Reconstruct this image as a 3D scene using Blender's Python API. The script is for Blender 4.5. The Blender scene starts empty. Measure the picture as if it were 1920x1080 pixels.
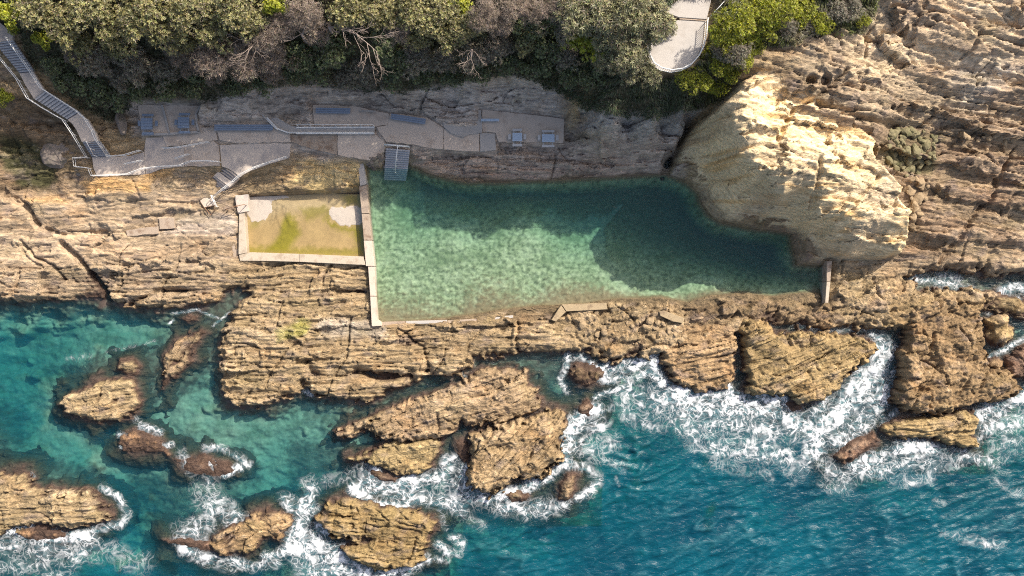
import bpy, bmesh, math, random
import numpy as np
from mathutils import Vector, Matrix

random.seed(7)
RNG = np.random.default_rng(7)
SC = bpy.context.scene
COL = SC.collection

# ------------------------------------------------------------------ camera, light
CAM_H = 100.0          # metres above the sea
MPP = 0.06             # metres per photo pixel at sea level
SUN_AZ = (0.68, 0.73)  # horizontal direction towards the sun
SUN_EL = 40.0

cam_d = bpy.data.cameras.new("camera")
cam = bpy.data.objects.new("camera", cam_d)
COL.objects.link(cam)
cam.location = (0, 0, CAM_H)
cam.rotation_euler = (0, 0, 0)
cam_d.sensor_fit = 'HORIZONTAL'
cam_d.angle = 2 * math.atan(960 * MPP / CAM_H)
cam_d.clip_start = 1.0
cam_d.clip_end = 3000.0
SC.camera = cam

world = bpy.data.worlds.new("World")
SC.world = world
world.use_nodes = True
wn = world.node_tree
wn.nodes.clear()
sky = wn.nodes.new("ShaderNodeTexSky")
sky.sky_type = 'NISHITA'
sky.sun_disc = False
sky.sun_elevation = math.radians(SUN_EL)
sky.sun_rotation = math.atan2(SUN_AZ[0], SUN_AZ[1])
sky.air_density = 1.0
sky.dust_density = 5.0
sky.ozone_density = 0.4
bg = wn.nodes.new("ShaderNodeBackground")
bg.inputs["Strength"].default_value = 0.145
wo = wn.nodes.new("ShaderNodeOutputWorld")
wn.links.new(sky.outputs[0], bg.inputs["Color"])
wn.links.new(bg.outputs[0], wo.inputs["Surface"])

sun_d = bpy.data.lights.new("sun", 'SUN')
sun_d.energy = 4.9
sun_d.angle = math.radians(0.5)
sun_d.color = (1.0, 0.92, 0.80)
sun = bpy.data.objects.new("sun", sun_d)
COL.objects.link(sun)
sdir = Vector((SUN_AZ[0], SUN_AZ[1], 0)).normalized() * math.cos(math.radians(SUN_EL)) + Vector((0, 0, math.sin(math.radians(SUN_EL))))
sun.rotation_euler = sdir.to_track_quat('Z', 'Y').to_euler()
sun.location = sdir * 150

SC.view_settings.view_transform = 'Standard'
SC.view_settings.look = 'None'
SC.view_settings.gamma = 1.0
SC.view_settings.exposure = 0.42
SC.view_settings.use_curve_mapping = False
SC.cycles.use_denoising = False
SC.cycles.filter_width = 1.1
SC.cycles.max_bounces = 6
SC.cycles.transparent_max_bounces = 16
SC.cycles.caustics_reflective = False
SC.cycles.caustics_refractive = False

SEA = 0.0
POOL = 0.6


def W(px, py, z=0.0):
    """world point seen at photo pixel (px, py) when it stands z above the sea"""
    s = MPP * (1 - z / CAM_H)
    return Vector(((px - 960) * s, (540 - py) * s, z))


def PX(X, Y, z=0.0):
    s = MPP * (1 - np.asarray(z) / CAM_H)
    return 960 + X / s, 540 - Y / s


# ------------------------------------------------------------------ numpy noise
def _hash(ix, iy, seed):
    h = (ix.astype(np.int64) * 374761393 + iy.astype(np.int64) * 668265263 + seed * 1274126177) & 0xFFFFFFFF
    h = ((h ^ (h >> 13)) * 1103515245) & 0xFFFFFFFF
    h = ((h ^ (h >> 16)) * 2246822519) & 0xFFFFFFFF
    return ((h ^ (h >> 15)) & 0xFFFFFF).astype(np.float32) / float(0xFFFFFF)


def noise(x, y, seed=0):
    x = np.asarray(x, np.float32); y = np.asarray(y, np.float32)
    fx = np.floor(x); fy = np.floor(y)
    ix = fx.astype(np.int64); iy = fy.astype(np.int64)
    tx = x - fx; ty = y - fy
    ux = tx * tx * tx * (tx * (tx * 6 - 15) + 10); uy = ty * ty * ty * (ty * (ty * 6 - 15) + 10)
    def g(dx, dy):
        a = _hash(ix + dx, iy + dy, seed) * (2 * math.pi)
        return np.cos(a) * (tx - dx) + np.sin(a) * (ty - dy)
    a = g(0, 0); b = g(1, 0); c = g(0, 1); d = g(1, 1)
    return ((a + (b - a) * ux) * (1 - uy) + (c + (d - c) * ux) * uy) * 1.5


def fbm(x, y, seed=0, oct=3, gain=0.5):
    s = 0; a = 1.0; t = 0
    for o in range(oct):
        s = s + a * noise(x * 2 ** o, y * 2 ** o, seed + o * 13)
        t += a; a *= gain
    return s / t


def sat(x):
    return np.clip(x, 0, 1)


def sstep(a, b, x):
    t = sat((x - a) / (b - a))
    return t * t * (3 - 2 * t)


def sdf(poly, X, Y, margin=None):
    """signed distance (positive inside) to a world-space polygon"""
    P = np.array([(p[0], p[1]) for p in poly], np.float32)
    out = np.full(X.shape, -1e3, np.float32)
    if margin is not None:
        m = (X > P[:, 0].min() - margin) & (X < P[:, 0].max() + margin) & (Y > P[:, 1].min() - margin) & (Y < P[:, 1].max() + margin)
        if not m.any():
            return out
        x = X[m]; y = Y[m]
    else:
        x = X.ravel(); y = Y.ravel()
    d2 = np.full(x.shape, 1e12, np.float32)
    ins = np.zeros(x.shape, bool)
    n = len(P)
    for i in range(n):
        ax, ay = P[i]; bx, by = P[(i + 1) % n]
        ex, ey = bx - ax, by - ay
        l2 = ex * ex + ey * ey + 1e-12
        t = np.clip(((x - ax) * ex + (y - ay) * ey) / l2, 0, 1)
        dx = x - ax - t * ex; dy = y - ay - t * ey
        np.minimum(d2, dx * dx + dy * dy, out=d2)
        if ay != by:
            c = ((ay > y) != (by > y)) & (x < (bx - ax) * (y - ay) / (by - ay) + ax)
            ins ^= c
    d = np.sqrt(d2)
    d = np.where(ins, d, -d)
    if margin is not None:
        out[m] = d
    else:
        out = d.reshape(X.shape)
    return out


def line_d(pts, X, Y):
    d2 = np.full(X.shape, 1e12, np.float32)
    for (ax, ay), (bx, by) in zip(pts[:-1], pts[1:]):
        ex, ey = bx - ax, by - ay
        l2 = ex * ex + ey * ey + 1e-12
        t = np.clip(((X - ax) * ex + (Y - ay) * ey) / l2, 0, 1)
        dx = X - ax - t * ex; dy = Y - ay - t * ey
        np.minimum(d2, dx * dx + dy * dy, out=d2)
    return np.sqrt(d2)


class RBF:
    """linear-kernel interpolation through (px, py, z) control points"""
    def __init__(self, pts):
        w = [W(*p) for p in pts]
        self.p = np.array([(v.x, v.y) for v in w]); z = np.array([v.z for v in w])
        n = len(z)
        D = np.sqrt(((self.p[:, None] - self.p[None]) ** 2).sum(-1))
        A = np.zeros((n + 1, n + 1)); A[:n, :n] = D + np.eye(n) * 0.02; A[:n, n] = 1; A[n, :n] = 1
        s = np.linalg.solve(A, np.append(z, 0))
        self.w = s[:n]; self.c = s[n]

    def __call__(self, X, Y):
        # evaluate on a coarse lattice, then bilinear
        x0, x1, y0, y1 = X.min(), X.max(), Y.min(), Y.max()
        step = 0.5 if (x1 - x0) < 60 else 0.7
        x0c, x1c, y0c, y1c = max(x0, -80), min(x1, 80), max(y0, -50), min(y1, 50)
        gx = np.arange(x0c, x1c + step, step); gy = np.arange(y0c, y1c + step, step)
        if len(gx) < 2: gx = np.array([x0c, x0c + step])
        if len(gy) < 2: gy = np.array([y0c, y0c + step])
        GX, GY = np.meshgrid(gx, gy)
        Z = np.full(GX.shape, self.c)
        for (a, b), w in zip(self.p, self.w):
            Z += w * np.sqrt((GX - a) ** 2 + (GY - b) ** 2)
        fx = np.clip((X - gx[0]) / step, 0, len(gx) - 1.001); fy = np.clip((Y - gy[0]) / step, 0, len(gy) - 1.001)
        i = fx.astype(int); j = fy.astype(int); u = fx - i; v = fy - j
        return ((Z[j, i] * (1 - u) + Z[j, i + 1] * u) * (1 - v) + (Z[j + 1, i] * (1 - u) + Z[j + 1, i + 1] * u) * v).astype(np.float32)


def wp(poly, z=0.0):
    return [tuple(W(p[0], p[1], p[2] if len(p) > 2 else z)[:2]) for p in poly]


# ------------------------------------------------------------------ rock relief
def strata(X, Y, ang, period, amp, warp, seed, block=3.0):
    ca, sa = math.cos(ang), math.sin(ang)
    u = X * ca + Y * sa; v = -X * sa + Y * ca
    v = v + warp * fbm(u / 11, v / 5, seed, 2) + 0.22 * warp * fbm(u / 2.6, v / 1.1, seed + 5, 2)
    t = v / period
    i = np.floor(t); f = t - i
    hi = _hash(i, i * 0 + 3, seed + 1)
    ub = u / (block * (0.5 + hi)) + hi * 17 + 0.35 * noise(u / 1.5, v / 1.5, seed + 9)
    j = np.floor(ub); fj = ub - j
    h = _hash(i, j, seed + 2)
    e = np.minimum(f, 1 - f) * period
    ej = np.minimum(fj, 1 - fj) * block * (0.5 + hi)
    groove = np.exp(-(e / 0.10) ** 2) * (0.35 + 0.65 * hi) + 0.5 * np.exp(-(ej / 0.08) ** 2) * (h > 0.45)
    return amp * ((h - 0.5) + 0.7 * (f - 0.5) * (hi - 0.2)) - 0.55 * amp * groove, h


def cracks(X, Y, ang, spacing, length, width, depth, prob, seed):
    """straight joints of limited length"""
    ca, sa = math.cos(ang), math.sin(ang)
    u = X * ca + Y * sa; v = -X * sa + Y * ca
    v = v + 0.5 * spacing * noise(u / (length * 1.2), v / (spacing * 2.5), seed + 3) + 0.07 * noise(u / 0.6, v / 0.6, seed + 4)
    t = v / spacing
    i = np.floor(t); f = t - i - 0.5
    ub = u / length + _hash(i, i * 0, seed) * 31
    j = np.floor(ub); fj = np.abs(ub - j - 0.5) * 2
    on = (_hash(i, j, seed + 1) < prob)
    wd = width * (0.5 + _hash(i, j, seed + 2))
    return -depth * on * sat((1 - fj) * 3) * np.exp(-(f * spacing / wd) ** 2)


def facets(X, Y, ang, su, sv, amp, tilt, seed):
    """broken rock: every irregular block gets its own height and its own tilted top"""
    ca, sa = math.cos(ang), math.sin(ang)
    u = (X * ca + Y * sa) / su + 0.18 * noise(X / 1.1, Y / 1.1, seed + 8); v = (-X * sa + Y * ca) / sv + 0.18 * noise(X / 1.0, Y / 1.0, seed + 9)
    iu, iv = np.floor(u), np.floor(v)
    best = np.full(X.shape, 9.0, np.float32); z = np.zeros(X.shape, np.float32); hh = np.zeros(X.shape, np.float32)
    for dx in (-1, 0, 1):
        for dy in (-1, 0, 1):
            a, b = iu + dx, iv + dy
            du = u - a - 0.15 - 0.7 * _hash(a, b, seed); dv = v - b - 0.15 - 0.7 * _hash(a, b, seed + 1)
            d = du * du + dv * dv
            m = d < best
            h = _hash(a, b, seed + 2)
            best = np.where(m, d, best); hh = np.where(m, h, hh)
            z = np.where(m, amp * (h - 0.5) + tilt * (du * (_hash(a, b, seed + 3) - 0.5) + dv * (_hash(a, b, seed + 4) - 0.5)) * 2, z)
    return z, hh


def relief(X, Y, ang, rough=1.0, fine=True):
    a, h1 = strata(X, Y, ang, 2.3, 0.85, 2.0, 11, 11.0)
    b, h2 = strata(X, Y, ang + 0.03, 0.80, 0.50, 1.2, 23, 6.0)
    c, h3 = strata(X, Y, ang - 0.02, 0.42, 0.36, 0.7, 37, 3.5)
    m = sat(0.78 + 0.8 * fbm(X / 7, Y / 5, 71, 2))
    z = a + m * b + c * sat(m + 0.1)
    z = z + cracks(X, Y, 1.15, 2.6, 3.5, 0.11, 0.6, 0.20, 51) + cracks(X, Y, 2.35, 3.4, 4.0, 0.11, 0.5, 0.14, 61)
    z = z + 0.20 * fbm(X / 2.2, Y / 0.9, 81, 3) + 0.07 * noise(X / 0.45, Y / 0.22, 91)
    bed = 0.40 * h1 + 0.35 * h2 + 0.25 * h3
    return z * rough, bed


def relief_knobbly(X, Y, rough=1.0):
    a, h1 = strata(X, Y, 0.22, 2.6, 0.60, 3.0, 111, 3.6)
    b, h2 = strata(X, Y, 0.30, 0.7, 0.30, 1.6, 117, 1.6)
    n = fbm(X / 1.5, Y / 1.2, 121, 4, 0.6)
    r = np.abs(fbm(X / 1.3, Y / 1.0, 131, 3, 0.6))
    fz_, fh_ = facets(X, Y, 0.35, 2.3, 1.1, 0.55, 0.42, 135)
    n = n * 0.75
    z = 0.7 * a + 0.8 * b + 0.55 * n - 0.08 * np.exp(-(r / 0.04) ** 2) + fz_ + cracks(X, Y, 1.05, 1.7, 3.0, 0.12, 0.5, 0.3, 141) + cracks(X, Y, 2.4, 2.6, 3.0, 0.12, 0.5, 0.25, 151)
    z = z + 0.14 * noise(X / 0.32, Y / 0.26, 161)
    return z * rough, sat(0.5 + 0.3 * n + 0.30 * (h1 - 0.5) + 0.25 * (h2 - 0.5) + 0.35 * (fh_ - 0.5))


# ------------------------------------------------------------------ albedo
TAN = np.array((0.335, 0.247, 0.145)); CREAM = np.array((0.74, 0.575, 0.345)); BROWN = np.array((0.27, 0.178, 0.10))
PLAT = np.array((0.360, 0.270, 0.180)); GREYR = np.array((0.29, 0.255, 0.225)); ORANGE = np.array((0.56, 0.34, 0.14))
WET = np.array((0.085, 0.055, 0.042)); OLIVE = np.array((0.20, 0.165, 0.07)); SOIL = np.array((0.11, 0.092, 0.055))
KELP = np.array((0.030, 0.024, 0.016)); SAND = np.array((0.215, 0.25, 0.185)); PALE = np.array((0.55, 0.48, 0.40))


def mixc(c, k, w):
    return c + (np.asarray(k, np.float32) - c) * w[..., None]


def rock_colour(c, X, Y, Z, bed, level=0.0, wet=True, lift=0.0):
    n1 = fbm(X / 4.5, Y / 3.0, 201, 3); n2 = fbm(X / 0.8, Y / 0.5, 211, 2)
    c = c * (0.58 + 0.84 * bed + 0.30 * n2)[..., None]
    c = mixc(c, PALE * np.array((1.05, 0.95, 0.8)), sat((bed - 0.66) * 4) * 0.35)
    c = mixc(c, OLIVE, sat(n1 * 1.6 - 0.25) * 0.45)
    c = mixc(c, c * np.array((1.10, 0.94, 0.80)), sat(-n1 * 1.8 - 0.2) * 0.7)
    n3 = fbm(X / 2.2, Y / 1.3, 217, 3)
    c = mixc(c, np.array((0.205, 0.160, 0.140)), sat(n3 * 2.4 - 0.35) * 0.65)
    c = mixc(c, PALE, sat(n2 * 2 - 0.75) * 0.35)
    if wet:
        edge = Z - level - 0.5 * fbm(X / 3.0, Y / 2.4, 221, 2) - 0.15 * noise(X / 0.35, Y / 0.35, 223)
        c = mixc(c, WET * (1 + 0.5 * n2[..., None]) if True else WET, 1 - sstep(0.15 + lift, 0.68 + lift, edge))
    return np.clip(c, 0.004, 0.9)


# ------------------------------------------------------------------ mesh helpers
def mesh_np(name, co, faces, mat, col=None, fl=None, smooth=True):
    me = bpy.data.meshes.new(name)
    nv, nf = len(co), len(faces); k = faces.shape[1]
    me.vertices.add(nv); me.loops.add(nf * k); me.polygons.add(nf)
    me.vertices.foreach_set("co", np.ascontiguousarray(co, np.float32).ravel())
    me.loops.foreach_set("vertex_index", np.ascontiguousarray(faces, np.int32).ravel())
    me.polygons.foreach_set("loop_start", np.arange(0, nf * k, k, dtype=np.int32))
    me.polygons.foreach_set("use_smooth", np.full(nf, smooth))
    if col is not None:
        a = me.attributes.new("tint", 'FLOAT_COLOR', 'POINT')
        rgba = np.ones((nv, 4), np.float32); rgba[:, :3] = col
        a.data.foreach_set("color", rgba.ravel())
    for key, arr in (fl or {}).items():
        a = me.attributes.new(key, 'FLOAT', 'POINT')
        a.data.foreach_set("value", np.ascontiguousarray(arr, np.float32))
    me.update(calc_edges=True)
    if mat: me.materials.append(mat)
    return me


def grid_part(name, X, Y, Z, fmask, mat, col=None, fl=None, smooth=True, origin=None):
    """mesh out of the masked cells of a lattice"""
    ny, nx = X.shape
    idx = np.arange(nx * ny).reshape(ny, nx)
    f = np.stack([idx[:-1, :-1], idx[:-1, 1:], idx[1:, 1:], idx[1:, :-1]], -1)[fmask]
    used = np.unique(f)
    remap = np.full(nx * ny, -1, np.int64); remap[used] = np.arange(len(used))
    co = np.stack([X.ravel(), Y.ravel(), Z.ravel()], -1)[used]
    o = Vector((0, 0, 0)) if origin is None else Vector(origin)
    co = co - np.array(o)
    me = mesh_np(name, co, remap[f], mat, None if col is None else col.reshape(-1, 3)[used], {k: v.ravel()[used] for k, v in (fl or {}).items()}, smooth)
    ob = bpy.data.objects.new(name, me); COL.objects.link(ob); ob.location = o
    return ob


def tag(o, label=None, cat=None, group=None, kind=None):
    if label: o['label'] = label
    if cat: o['category'] = cat
    if group: o['group'] = group
    if kind: o['kind'] = kind
    return o


def empty(name, loc, label=None, cat=None, group=None, kind=None):
    o = bpy.data.objects.new(name, None); COL.objects.link(o)
    o.location = loc; o.empty_display_size = 0.3
    return tag(o, label, cat, group, kind)


def obj_bm(name, bm, mat, parent=None, smooth=False, origin=None):
    """bmesh (world coordinates) -> object; parented objects keep their world place"""
    me = bpy.data.meshes.new(name)
    o = Vector(origin) if origin is not None else (Vector(parent.location) if parent else Vector((0, 0, 0)))
    bmesh.ops.translate(bm, verts=bm.verts, vec=-o)
    bmesh.ops.recalc_face_normals(bm, faces=bm.faces)
    bm.to_mesh(me); bm.free()
    if smooth:
        me.polygons.foreach_set("use_smooth", np.full(len(me.polygons), True))
    me.materials.append(mat)
    ob = bpy.data.objects.new(name, me); COL.objects.link(ob)
    if parent:
        ob.parent = parent
    else:
        ob.location = o
    return ob


def bm_box(bm, c, x, y, hx, hy, hz):
    """box at centre c with unit axes x, y (Vectors) and half sizes"""
    z = x.cross(y)
    v = [bm.verts.new(c + x * (sx * hx) + y * (sy * hy) + z * (sz * hz)) for sx, sy, sz in
         ((-1, -1, -1), (1, -1, -1), (1, 1, -1), (-1, 1, -1), (-1, -1, 1), (1, -1, 1), (1, 1, 1), (-1, 1, 1))]
    for q in ((0, 3, 2, 1), (4, 5, 6, 7), (0, 1, 5, 4), (1, 2, 6, 5), (2, 3, 7, 6), (3, 0, 4, 7)):
        bm.faces.new([v[i] for i in q])


def bm_tube(bm, pts, r, n=6, cap=True, r2=None):
    rings = []
    m = len(pts)
    for i, p in enumerate(pts):
        a = pts[max(i - 1, 0)]; b = pts[min(i + 1, m - 1)]
        t = (b - a).normalized()
        s = t.cross(Vector((0, 0, 1)))
        if s.length < 1e-3: s = Vector((1, 0, 0))
        s.normalize(); w = s.cross(t)
        rr = r if r2 is None else r + (r2 - r) * i / max(m - 1, 1)
        rings.append([bm.verts.new(p + (s * math.cos(2 * math.pi * k / n) + w * math.sin(2 * math.pi * k / n)) * rr) for k in range(n)])
    for A, B in zip(rings[:-1], rings[1:]):
        for k in range(n):
            bm.faces.new((A[k], A[(k + 1) % n], B[(k + 1) % n], B[k]))
    if cap:
        bm.faces.new(rings[0][::-1]); bm.faces.new(rings[-1])


def bm_prism(bm, pts, thick):
    """pts: world Vectors of the top outline"""
    top = [bm.verts.new(p) for p in pts]
    bot = [bm.verts.new(p - Vector((0, 0, thick))) for p in pts]
    bm.faces.new(top); bm.faces.new(bot[::-1])
    n = len(pts)
    for i in range(n):
        bm.faces.new((top[i], bot[i], bot[(i + 1) % n], top[(i + 1) % n]))


# ------------------------------------------------------------------ materials
def mat_new(name):
    m = bpy.data.materials.new(name); m.use_nodes = True
    m.node_tree.nodes.clear()
    return m, m.node_tree


def N(nt, kind, **kw):
    n = nt.nodes.new(kind)
    for k, v in kw.items():
        if k in n.inputs:
            n.inputs[k].default_value = v
        else:
            setattr(n, k, v)
    return n


def L(nt, a, b):
    nt.links.new(a, b)


def math_n(nt, op, a, b=None, c=None, clamp=False):
    n = nt.nodes.new("ShaderNodeMath"); n.operation = op; n.use_clamp = clamp
    for i, v in enumerate((a, b, c)):
        if v is None: continue
        if isinstance(v, (int, float)): n.inputs[i].default_value = v
        else: nt.links.new(v, n.inputs[i])
    return n.outputs[0]


def ramp(nt, val, lo, hi, a=0.0, b=1.0):
    n = nt.nodes.new("ShaderNodeMapRange"); n.interpolation_type = 'SMOOTHSTEP'
    for i, v in ((1, lo), (2, hi), (3, a), (4, b)):
        if isinstance(v, (int, float)): n.inputs[i].default_value = v
        else: nt.links.new(v, n.inputs[i])
    nt.links.new(val, n.inputs[0])
    return n.outputs[0]


def noise_n(nt, vec, scale, detail=4, rough=0.6, dist=0.0):
    n = nt.nodes.new("ShaderNodeTexNoise")
    n.inputs["Scale"].default_value = scale; n.inputs["Detail"].default_value = detail
    n.inputs["Roughness"].default_value = rough; n.inputs["Distortion"].default_value = dist
    nt.links.new(vec, n.inputs["Vector"])
    return n


def mul_col(nt, col, fac):
    n = nt.nodes.new("ShaderNodeVectorMath"); n.operation = 'SCALE'
    nt.links.new(col, n.inputs[0]); nt.links.new(fac, n.inputs["Scale"])
    return n.outputs[0]


def mat_rock(knob=0.0):
    m, nt = mat_new("weathered_rock")
    geo = N(nt, "ShaderNodeNewGeometry")
    at = N(nt, "ShaderNodeAttribute", attribute_name="tint")
    fa = N(nt, "ShaderNodeAttribute", attribute_name="fabric").outputs["Fac"]
    warp = noise_n(nt, geo.outputs["Position"], 0.35, 3, 0.5)
    wv = N(nt, "ShaderNodeVectorMath", operation='MULTIPLY_ADD'); L(nt, warp.outputs["Color"], wv.inputs[0]); wv.inputs[1].default_value = (0.0, 2.6, 0.0); L(nt, geo.outputs["Position"], wv.inputs[2])
    def strat(rot, sc, scale, det, rough):
        mp = N(nt, "ShaderNodeMapping"); mp.inputs["Scale"].default_value = sc; mp.inputs["Rotation"].default_value = (0, 0, rot)
        L(nt, wv.outputs[0], mp.inputs["Vector"])
        return noise_n(nt, mp.outputs[0], scale, det, rough, 0.3).outputs[0]
    n1 = strat(0.05, (0.12, 2.0, 2.4), 1.6, 7, 0.60)
    n3 = strat(0.12, (0.28, 2.6, 2.6), 3.0, 4, 0.6)
    nk = noise_n(nt, geo.outputs["Position"], 1.7, 8, 0.68, 0.6).outputs[0]
    n2 = noise_n(nt, geo.outputs["Position"], 5.0, 5, 0.7).outputs[0]
    mixf = N(nt, "ShaderNodeMix"); L(nt, fa, mixf.inputs[0]); L(nt, n1, mixf.inputs[2]); L(nt, nk, mixf.inputs[3])
    base = mixf.outputs[0]
    h = math_n(nt, 'ADD', math_n(nt, 'MULTIPLY', base, 1.0), math_n(nt, 'ADD', math_n(nt, 'MULTIPLY', n2, 0.26), math_n(nt, 'MULTIPLY', n3, 0.40)))
    bump = N(nt, "ShaderNodeBump"); bump.inputs["Strength"].default_value = 1.0; bump.inputs["Distance"].default_value = 0.42
    L(nt, math_n(nt, "MULTIPLY", h, math_n(nt, "SUBTRACT", 1.0, N(nt, "ShaderNodeAttribute", attribute_name="smoothness").outputs["Fac"])), bump.inputs["Height"])
    k = math_n(nt, 'ADD', 0.46, math_n(nt, 'ADD', ramp(nt, base, 0.34, 0.62, 0.0, 0.46), math_n(nt, 'ADD', math_n(nt, 'MULTIPLY', n2, 0.34), ramp(nt, n3, 0.36, 0.60, 0.0, 0.26))))
    c = mul_col(nt, at.outputs["Color"], k)
    b = N(nt, "ShaderNodeBsdfPrincipled"); b.inputs["Roughness"].default_value = 0.85
    b.inputs["Specular IOR Level"].default_value = 0.2
    L(nt, c, b.inputs["Base Color"]); L(nt, bump.outputs[0], b.inputs["Normal"])
    o = N(nt, "ShaderNodeOutputMaterial"); L(nt, b.outputs[0], o.inputs[0])
    return m


def mat_bed(k0=0.55, k1=0.9):
    m, nt = mat_new("pool_and_sea_bed")
    geo = N(nt, "ShaderNodeNewGeometry")
    at = N(nt, "ShaderNodeAttribute", attribute_name="tint")
    n2 = noise_n(nt, geo.outputs["Position"], 2.6, 5, 0.7, 0.4).outputs[0]
    k = math_n(nt, 'ADD', k0, math_n(nt, 'MULTIPLY', n2, k1))
    c = mul_col(nt, at.outputs["Color"], k)
    b = N(nt, "ShaderNodeBsdfPrincipled"); b.inputs["Roughness"].default_value = 0.8
    bump = N(nt, "ShaderNodeBump"); bump.inputs["Strength"].default_value = 0.5; bump.inputs["Distance"].default_value = 0.10
    L(nt, n2, bump.inputs["Height"]); L(nt, bump.outputs[0], b.inputs["Normal"])
    L(nt, c, b.inputs["Base Color"])
    o = N(nt, "ShaderNodeOutputMaterial"); L(nt, b.outputs[0], o.inputs[0])
    return m


def mat_plain(name, col, rough=0.8, var=0.25, scale=1.5, bumpd=0.01, metal=0.0, stain=None):
    m, nt = mat_new(name)
    geo = N(nt, "ShaderNodeNewGeometry")
    n1 = noise_n(nt, geo.outputs["Position"], scale, 6, 0.65)
    n2 = noise_n(nt, geo.outputs["Position"], scale * 9, 3, 0.6)
    k = math_n(nt, 'ADD', 1 - var, math_n(nt, 'ADD', math_n(nt, 'MULTIPLY', n1.outputs[0], 1.4 * var), math_n(nt, 'MULTIPLY', n2.outputs[0], 0.6 * var)))
    rgb = N(nt, "ShaderNodeRGB"); rgb.outputs[0].default_value = (*col, 1)
    src = rgb.outputs[0]
    if stain:
        mx = N(nt, "ShaderNodeMix", data_type='RGBA')
        mx.inputs["B"].default_value if False else None
        L(nt, ramp(nt, n1.outputs[0], 0.48, 0.68), mx.inputs[0]); L(nt, src, mx.inputs[6]); mx.inputs[7].default_value = (*stain, 1)
        src = mx.outputs[2]
    c = mul_col(nt, src, k)
    b = N(nt, "ShaderNodeBsdfPrincipled"); b.inputs["Roughness"].default_value = rough; b.inputs["Metallic"].default_value = metal
    L(nt, c, b.inputs["Base Color"])
    bump = N(nt, "ShaderNodeBump"); bump.inputs["Strength"].default_value = 0.6; bump.inputs["Distance"].default_value = bumpd
    L(nt, n2.outputs[0], bump.inputs["Height"]); L(nt, bump.outputs[0], b.inputs["Normal"])
    o = N(nt, "ShaderNodeOutputMaterial"); L(nt, b.outputs[0], o.inputs[0])
    return m


def mat_leaf():
    m, nt = mat_new("leaves")
    at = N(nt, "ShaderNodeAttribute", attribute_name="tint")
    d = N(nt, "ShaderNodeBsdfDiffuse"); t = N(nt, "ShaderNodeBsdfTranslucent")
    gl = N(nt, "ShaderNodeBsdfGlossy"); gl.inputs["Roughness"].default_value = 0.5; gl.inputs["Color"].default_value = (0.9, 0.9, 0.9, 1)
    L(nt, at.outputs["Color"], d.inputs["Color"]); L(nt, at.outputs["Color"], t.inputs["Color"])
    mx = N(nt, "ShaderNodeMixShader"); mx.inputs[0].default_value = 0.3
    L(nt, d.outputs[0], mx.inputs[1]); L(nt, t.outputs[0], mx.inputs[2])
    m2 = N(nt, "ShaderNodeMixShader"); m2.inputs[0].default_value = 0.045
    L(nt, mx.outputs[0], m2.inputs[1]); L(nt, gl.outputs[0], m2.inputs[2])
    o = N(nt, "ShaderNodeOutputMaterial"); L(nt, m2.outputs[0], o.inputs[0])
    return m


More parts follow.
